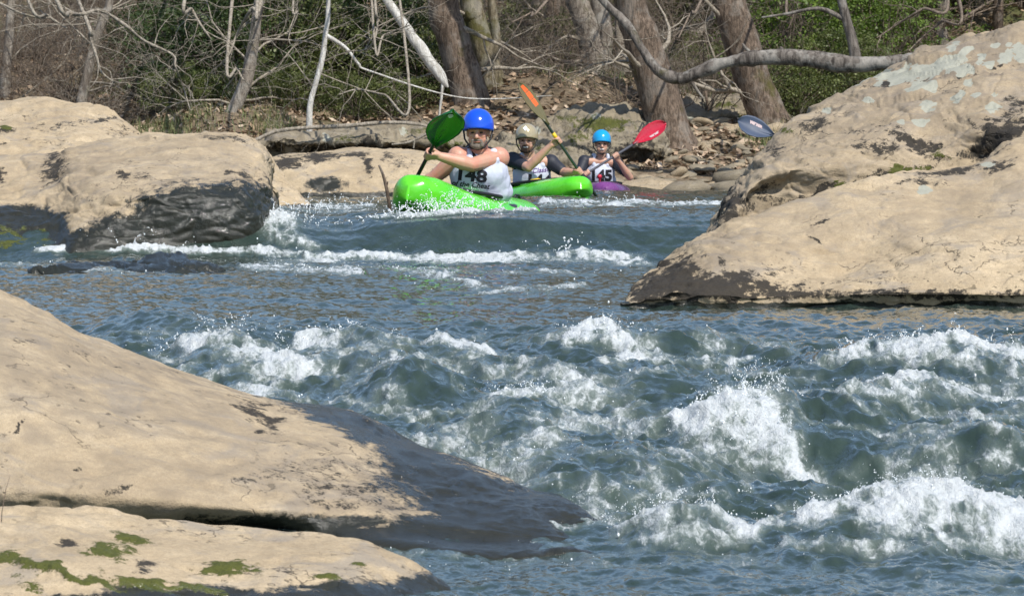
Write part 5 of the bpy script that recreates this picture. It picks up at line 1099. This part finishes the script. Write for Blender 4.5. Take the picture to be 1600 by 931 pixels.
def paddle(label, neck, tip, end, face, mat, shaft_mat, blade_w, grip=None, panel=None, mark=None, name='paddle', word=None):
    """double paddle: near blade from neck to tip, shaft on to `end`, where the second blade starts"""
    neck = Vector(neck); tip = Vector(tip); end = Vector(end)
    e = empty(name, tuple(neck)); tag(e, label, 'paddle', 'kayak paddles')
    mb = MB(); mb.tube([neck + (tip - neck) * .25, neck, neck.lerp(end, .5), end], [.012, .0155, .0155, .0155], 12); adopt(mb.build('shaft', shaft_mat), e)
    def blade(n0, t0, fc, nm):
        a = (t0 - n0); L = a.length; a.normalize(); fc = Vector(fc); fc = (fc - a * fc.dot(a)).normalized(); w = a.cross(fc); nx, ny = 26, 13; vs = []; fs = []
        def hw(u): return np.interp(u, [0, .08, .25, .45, .65, .82, .93, 1], [.07, .16, .60, .92, 1.0, .86, .54, .10]) * blade_w / 2
        for lay in (0, 1):
            for i in range(nx):
                u = i / (nx - 1); h = hw(u)
                for j in range(ny):
                    v = j / (ny - 1) * 2 - 1; ridge = .016 * max(0, 1 - abs(v) * 3.2) * max(0, 1 - u * 1.15); cup = .11 * blade_w * (v * v) + .03 * (u - .3) ** 2
                    vs.append(n0 + a * (u * L) + w * v * h * (1 if v < 0 else .9) + fc * (cup + ridge + abs(v) * .10 * h + (-.005 if lay else .003)))
        N = nx * ny
        for i in range(nx - 1):
            for j in range(ny - 1): q = (i * ny + j, i * ny + j + 1, (i + 1) * ny + j + 1, (i + 1) * ny + j); fs.append(q); fs.append(tuple(N + x for x in q[::-1]))
        brd = [i * ny for i in range(nx)] + [(nx - 1) * ny + j for j in range(1, ny)] + [i * ny + ny - 1 for i in range(nx - 2, -1, -1)] + list(range(ny - 2, 0, -1))
        for p, q in zip(brd, brd[1:] + brd[:1]): fs.append((p, q, N + q, N + p))
        mb = MB(); mb.add(vs, fs); o = adopt(mb.build(nm, mat), e)
        return o, (a, w, fc, L, hw)
    o1, (a, w, fc, L, hw) = blade(neck, tip, face, 'blade')
    d2 = (end - neck).normalized(); f2 = w if abs(d2.dot(w)) < .9 else fc
    blade(end, end + d2 * L, (f2 * .8 + fc * .4), 'blade')
    def pt(u, v, off=.010): h = hw(u); return neck + a * u * L + w * v * h + fc * (.11 * blade_w * v * v + .03 * (u - .3) ** 2 + abs(v) * .10 * h + off)
    if panel:
        pm, u0, u1, v0, v1 = panel
        for r in range(3):
            for q in range(2):
                mb = MB(); ua, ub = u0 + (u1 - u0) * (r + .04) / 3, u0 + (u1 - u0) * (r + .96) / 3; va, vb = v0 + (v1 - v0) * (q + .04) / 2, v0 + (v1 - v0) * (q + .96) / 2
                mb.add([pt(ua, va, .006), pt(ub, va, .006), pt(ub, vb, .006), pt(ua, vb, .006)], [(0, 1, 2, 3)]); adopt(mb.build('colour_panel', pm), e)
    if mark:
        u0, v0, r0 = mark; mb = MB(); P = []
        for k in range(40):
            th = k / 40 * 5.2 * math.pi; r = r0 * (.15 + .85 * k / 40); P.append(pt(u0, v0, .014) + a * r * math.cos(th) + w * r * math.sin(th))
        mb.tube(P, .0028, 5); adopt(mb.build('swirl_mark', M_WHITE), e)
    if word:
        txt, u0, v0, sz = word; cu = bpy.data.curves.new('print', 'FONT'); cu.body = txt; cu.size = sz; cu.align_x = 'CENTER'; cu.align_y = 'CENTER'; cu.offset = .004; cu.resolution_u = 2
        o = bpy.data.objects.new('print', cu); COL.objects.link(o); me = bpy.data.meshes.new_from_object(o.evaluated_get(bpy.context.evaluated_depsgraph_get())); bpy.data.objects.remove(o)
        sx = 1 if a.x > 0 else -1
        up = w if w.z > 0 else -w
        for v in me.vertices:
            q = v.co.copy(); du = q.x * sx / L; dv = q.y / max(hw(u0), .02) * (1 if w.z > 0 else -1); v.co = pt(u0 + du, v0 + dv, .007)
        me.materials.clear(); adopt(link('lettering', me, M_FAINT), e)
    if grip:
        gm, p, L2 = grip; mb = MB(); p = Vector(p); d = (end - neck).normalized(); mb.tube([p - d * L2 / 2, p + d * L2 / 2], .0205, 12); adopt(mb.build('grip', gm), e)
    return e

def hull_mat(name, c1, c2):
    t = NT(name); v = t.coord('Object'); n = t.noise(v, 3, 4, .6); f = t.noise(t.coord('Object', (1, 1, 6)), 40, 3, .6)
    col = t.mix(t.ss(n, .35, .68), c1, c2); col = t.mix(t.ss(f, .62, .75, 0, .3), col, tuple(min(1, x * 1.3 + .05) for x in c2))
    t.set(Base_Color=col, Roughness=t.ss(t.noise(v, 12, 4), .3, .7, .18, .38), Normal=t.bump(f, .06, .004)); t.b.inputs['Coat Weight'].default_value = .25; return t.m
M_LIME = hull_mat('lime_green_plastic', (.075, .50, .012), (.13, .66, .025)); M_PURPLE = hull_mat('purple_plastic', (.085, .022, .11), (.17, .045, .19))
M_DGREEN = plain('dark_green_blade', (.006, .075, .014), .22, .5, .35, 9, .3); M_OLIVEB = plain('olive_blade', (.13, .115, .055), .4, .4, .15, 9); M_ORANGE = plain('orange_panel', (.80, .13, .025), .45); M_RED = plain('red_blade', (.46, .014, .035), .28, .5, .15, 9, .3); M_NAVYB = plain('navy_blade', (.055, .075, .12), .5, .25, .2, 9, 0); M_OSHAFT = plain('dark_green_shaft', (.020, .035, .022), .35)

def P_(d): return {k: (V(*v) if len(v) == 3 else v) for k, v in d.items()}
def ptxt(t_, size, px, py, Y, rx, mat, nm, bold, shear=0, xs=1.0): return (t_, size, V(px, py, Y), math.radians(rx), mat, nm, bold, shear, xs)

# first paddler
u1, l1 = V(670, 241, 39.70), V(644, 291, 40.04); d1 = (u1 - l1).normalized()
J1 = dict(pelvis=V(755, 322, 40.18), waist=V(754, 298, 40.14), chest=V(748, 266, 40.04), neck=V(750, 240, 40.0), head=V(747, 207, 39.93), rsh=V(716, 246, 39.96), lsh=V(779, 247, 40.05), rel=V(679, 277, 40.02), lel=V(737, 258, 39.80), rhand=l1, lhand=u1, paddle=tuple(d1), bow=Vector((-.42, -.9, 0)))
person('person', 'man in blue helmet and white bib 148 with bare arms, paddling hard', J1, (-.10, -1, -.06), SKIN, M_BLUE, None,
       [ptxt('148', .130, 736, 275, 40, -6, M_INK, 'bib_number', .0045, 0, 1.3), ptxt('of the Cheat', .058, 735, 289, 40, -6, M_INK, 'bib_lettering', .001, .25)], M_BEARD, 1.26, 1.04)
neck1 = u1 + d1 * (.132)
paddle('kayak paddle with dark green rounded blade held up by the blue-helmeted man', neck1, neck1 + d1 * .50, neck1 - d1 * 1.05, (.35, -1, .2), M_DGREEN, M_SHAFT, .31, mark=(.84, .0, .024))
kayak('kayak', 'bright green kayak plunging over the ledge under the bib 148 paddler', (V(634, 318, 38.95).x, 38.95, HC - .385), (V(822, 318, 41.1).x, 41.1, HC - .455), None, M_LIME, roll=math.radians(-8), bow_h=.25, mid_h=.135, stern_h=.12, rim_at=.02)
# second paddler
u2, l2 = V(872, 220, 52.65), V(905, 268, 52.72); d2 = (u2 - l2).normalized()
J2 = dict(pelvis=V(834, 318, 53.25), waist=V(833, 297, 53.2), chest=V(831, 270, 53.12), neck=V(829, 245, 53.08), head=V(823, 220, 53.0), rsh=V(801, 250, 53.02), lsh=V(861, 254, 53.1), rel=V(826, 262, 52.74), lel=V(882, 270, 52.98), rhand=u2, lhand=l2, paddle=tuple(d2), bow=Vector((.45, -.9, 0)))
person('person', 'smiling man in olive helmet and black sleeves under a white bib', J2, (-.12, -1, -.02), SKIN2, M_OLIVE, M_NAVY,
       [ptxt('144', .165, 842, 283, 53, 0, M_INK, 'bib_number', .007, 0, 1.1), ptxt('Classic', .070, 846, 266, 53, 6, M_PURPLE_INK, 'bib_lettering', .001, .25)], M_DBEARD, 1.08, 1.0, mark=True, smile=True)
neck2 = u2 + d2 * .19
paddle('kayak paddle with tall olive blade and orange panels, yellow grip', neck2, neck2 + (d2 * .52 + Vector((-.03, 0, .0))), neck2 - d2 * 1.05, (.80, -.6, .25), M_OLIVEB, M_OSHAFT, .21, grip=(M_GLOVE, u2 + d2 * .06, .07), panel=(M_ORANGE, .42, .93, .12, .70))
kayak('kayak', 'bright green kayak with raised bow under the olive-helmeted man', (V(909, 290, 51.9).x, 51.9, HC - .385), (V(770, 300, 54.15).x, 54.15, HC - .42), None, M_LIME, roll=math.radians(4), bow_h=.19, mid_h=.13, stern_h=.12)
mb = MB(); p = V(840, 283, 52.75); mb.tube([p + Vector((-.07, 0, 0)), p + Vector((0, -.02, .012)), p + Vector((.08, 0, -.004))], .018, 8); tag(mb.build('tow_bag', M_GLOVE), 'small yellow strap lying across the second green kayak deck', 'strap')
# third paddler
u3, l3 = V(962, 243, 61.65), V(917, 271, 61.60); d3 = (u3 - l3).normalized()
J3 = dict(pelvis=V(938, 308, 62.2), waist=V(938, 291, 62.15), chest=V(937, 268, 62.08), neck=V(939, 245, 62.04), head=V(940, 225, 61.98), rsh=V(913, 252, 62.0), lsh=V(963, 254, 62.04), rel=V(903, 275, 61.85), lel=V(984, 277, 61.85), rhand=l3, lhand=u3, paddle=tuple(d3), bow=Vector((.1, -1, 0)))
person('person', 'paddler in turquoise helmet wearing white bib 145 and black sleeves', J3, (.05, -1, -.03), SKIN2, M_CYAN, M_NAVY,
       [ptxt('145', .175, 939, 275, 62, 0, M_INK, 'bib_number', .009, 0, 1.05)], None, .98, .97, smile=True)
neck3 = u3 + d3 * .245
paddle('kayak paddle with red blade held by the turquoise-helmeted paddler', neck3, neck3 + d3 * .48, neck3 - d3 * 1.05, (.15, -.85, .55), M_RED, M_GREYSHAFT, .215, word=('WERNER', .60, .42, .032))
kayak('kayak', 'purple kayak almost hidden in the waves under the bib 145 paddler', (V(946, 300, 60.9).x, 60.9, HC - .50), (V(935, 300, 63.2).x, 63.2, HC - .47), None, M_PURPLE, bow_h=.20, mid_h=.15, stern_h=.12)
mb = MB(); mb.ball(V(937, 276, 61.5), .028, 12, 8); mb.tube([V(937, 276, 61.5), V(937, 283, 61.52), V(938, 290, 61.6)], [.02, .012, .01], 8); tag(mb.build('grab_loop', M_RED), 'small red grab loop knob on the purple kayak skirt', 'grab loop')
# fourth boat, hidden behind the right boulders but for its blade
u4, l4 = V(1232, 222, 44.6), V(1290, 245, 44.6); d4 = (u4 - l4).normalized()
J4 = dict(pelvis=V(1282, 328, 45.2), waist=V(1282, 302, 45.15), chest=V(1281, 272, 45.08), neck=V(1281, 243, 45.05), head=V(1279, 215, 45), rsh=V(1250, 250, 45), lsh=V(1312, 250, 45.05), rel=V(1238, 262, 44.8), lel=V(1318, 275, 44.85), rhand=u4, lhand=l4, paddle=tuple(d4), bow=Vector((-.3, -.95, 0)))
person('person', 'paddler behind the lichened boulder raising the navy blade', J4, (-.1, -1, 0), SKIN2, M_OLIVE, M_NAVY, [], None, 1.0, 1.0)
neck4 = u4 + d4 * .12
paddle('kayak paddle whose navy blade shows past the edge of the lichened boulder', neck4, neck4 + d4 * .36, neck4 - d4 * 1.1, (-.1, -.85, .5), M_NAVYB, M_SHAFT, .20, word=('WERNER', .55, .35, .028))
kayak('kayak', 'green kayak of the hidden paddler behind the lichened boulder', (V(1225, 320, 44.0).x, 44.0, HC - .45), (V(1325, 320, 46.2).x, 46.2, HC - .45), None, M_LIME)
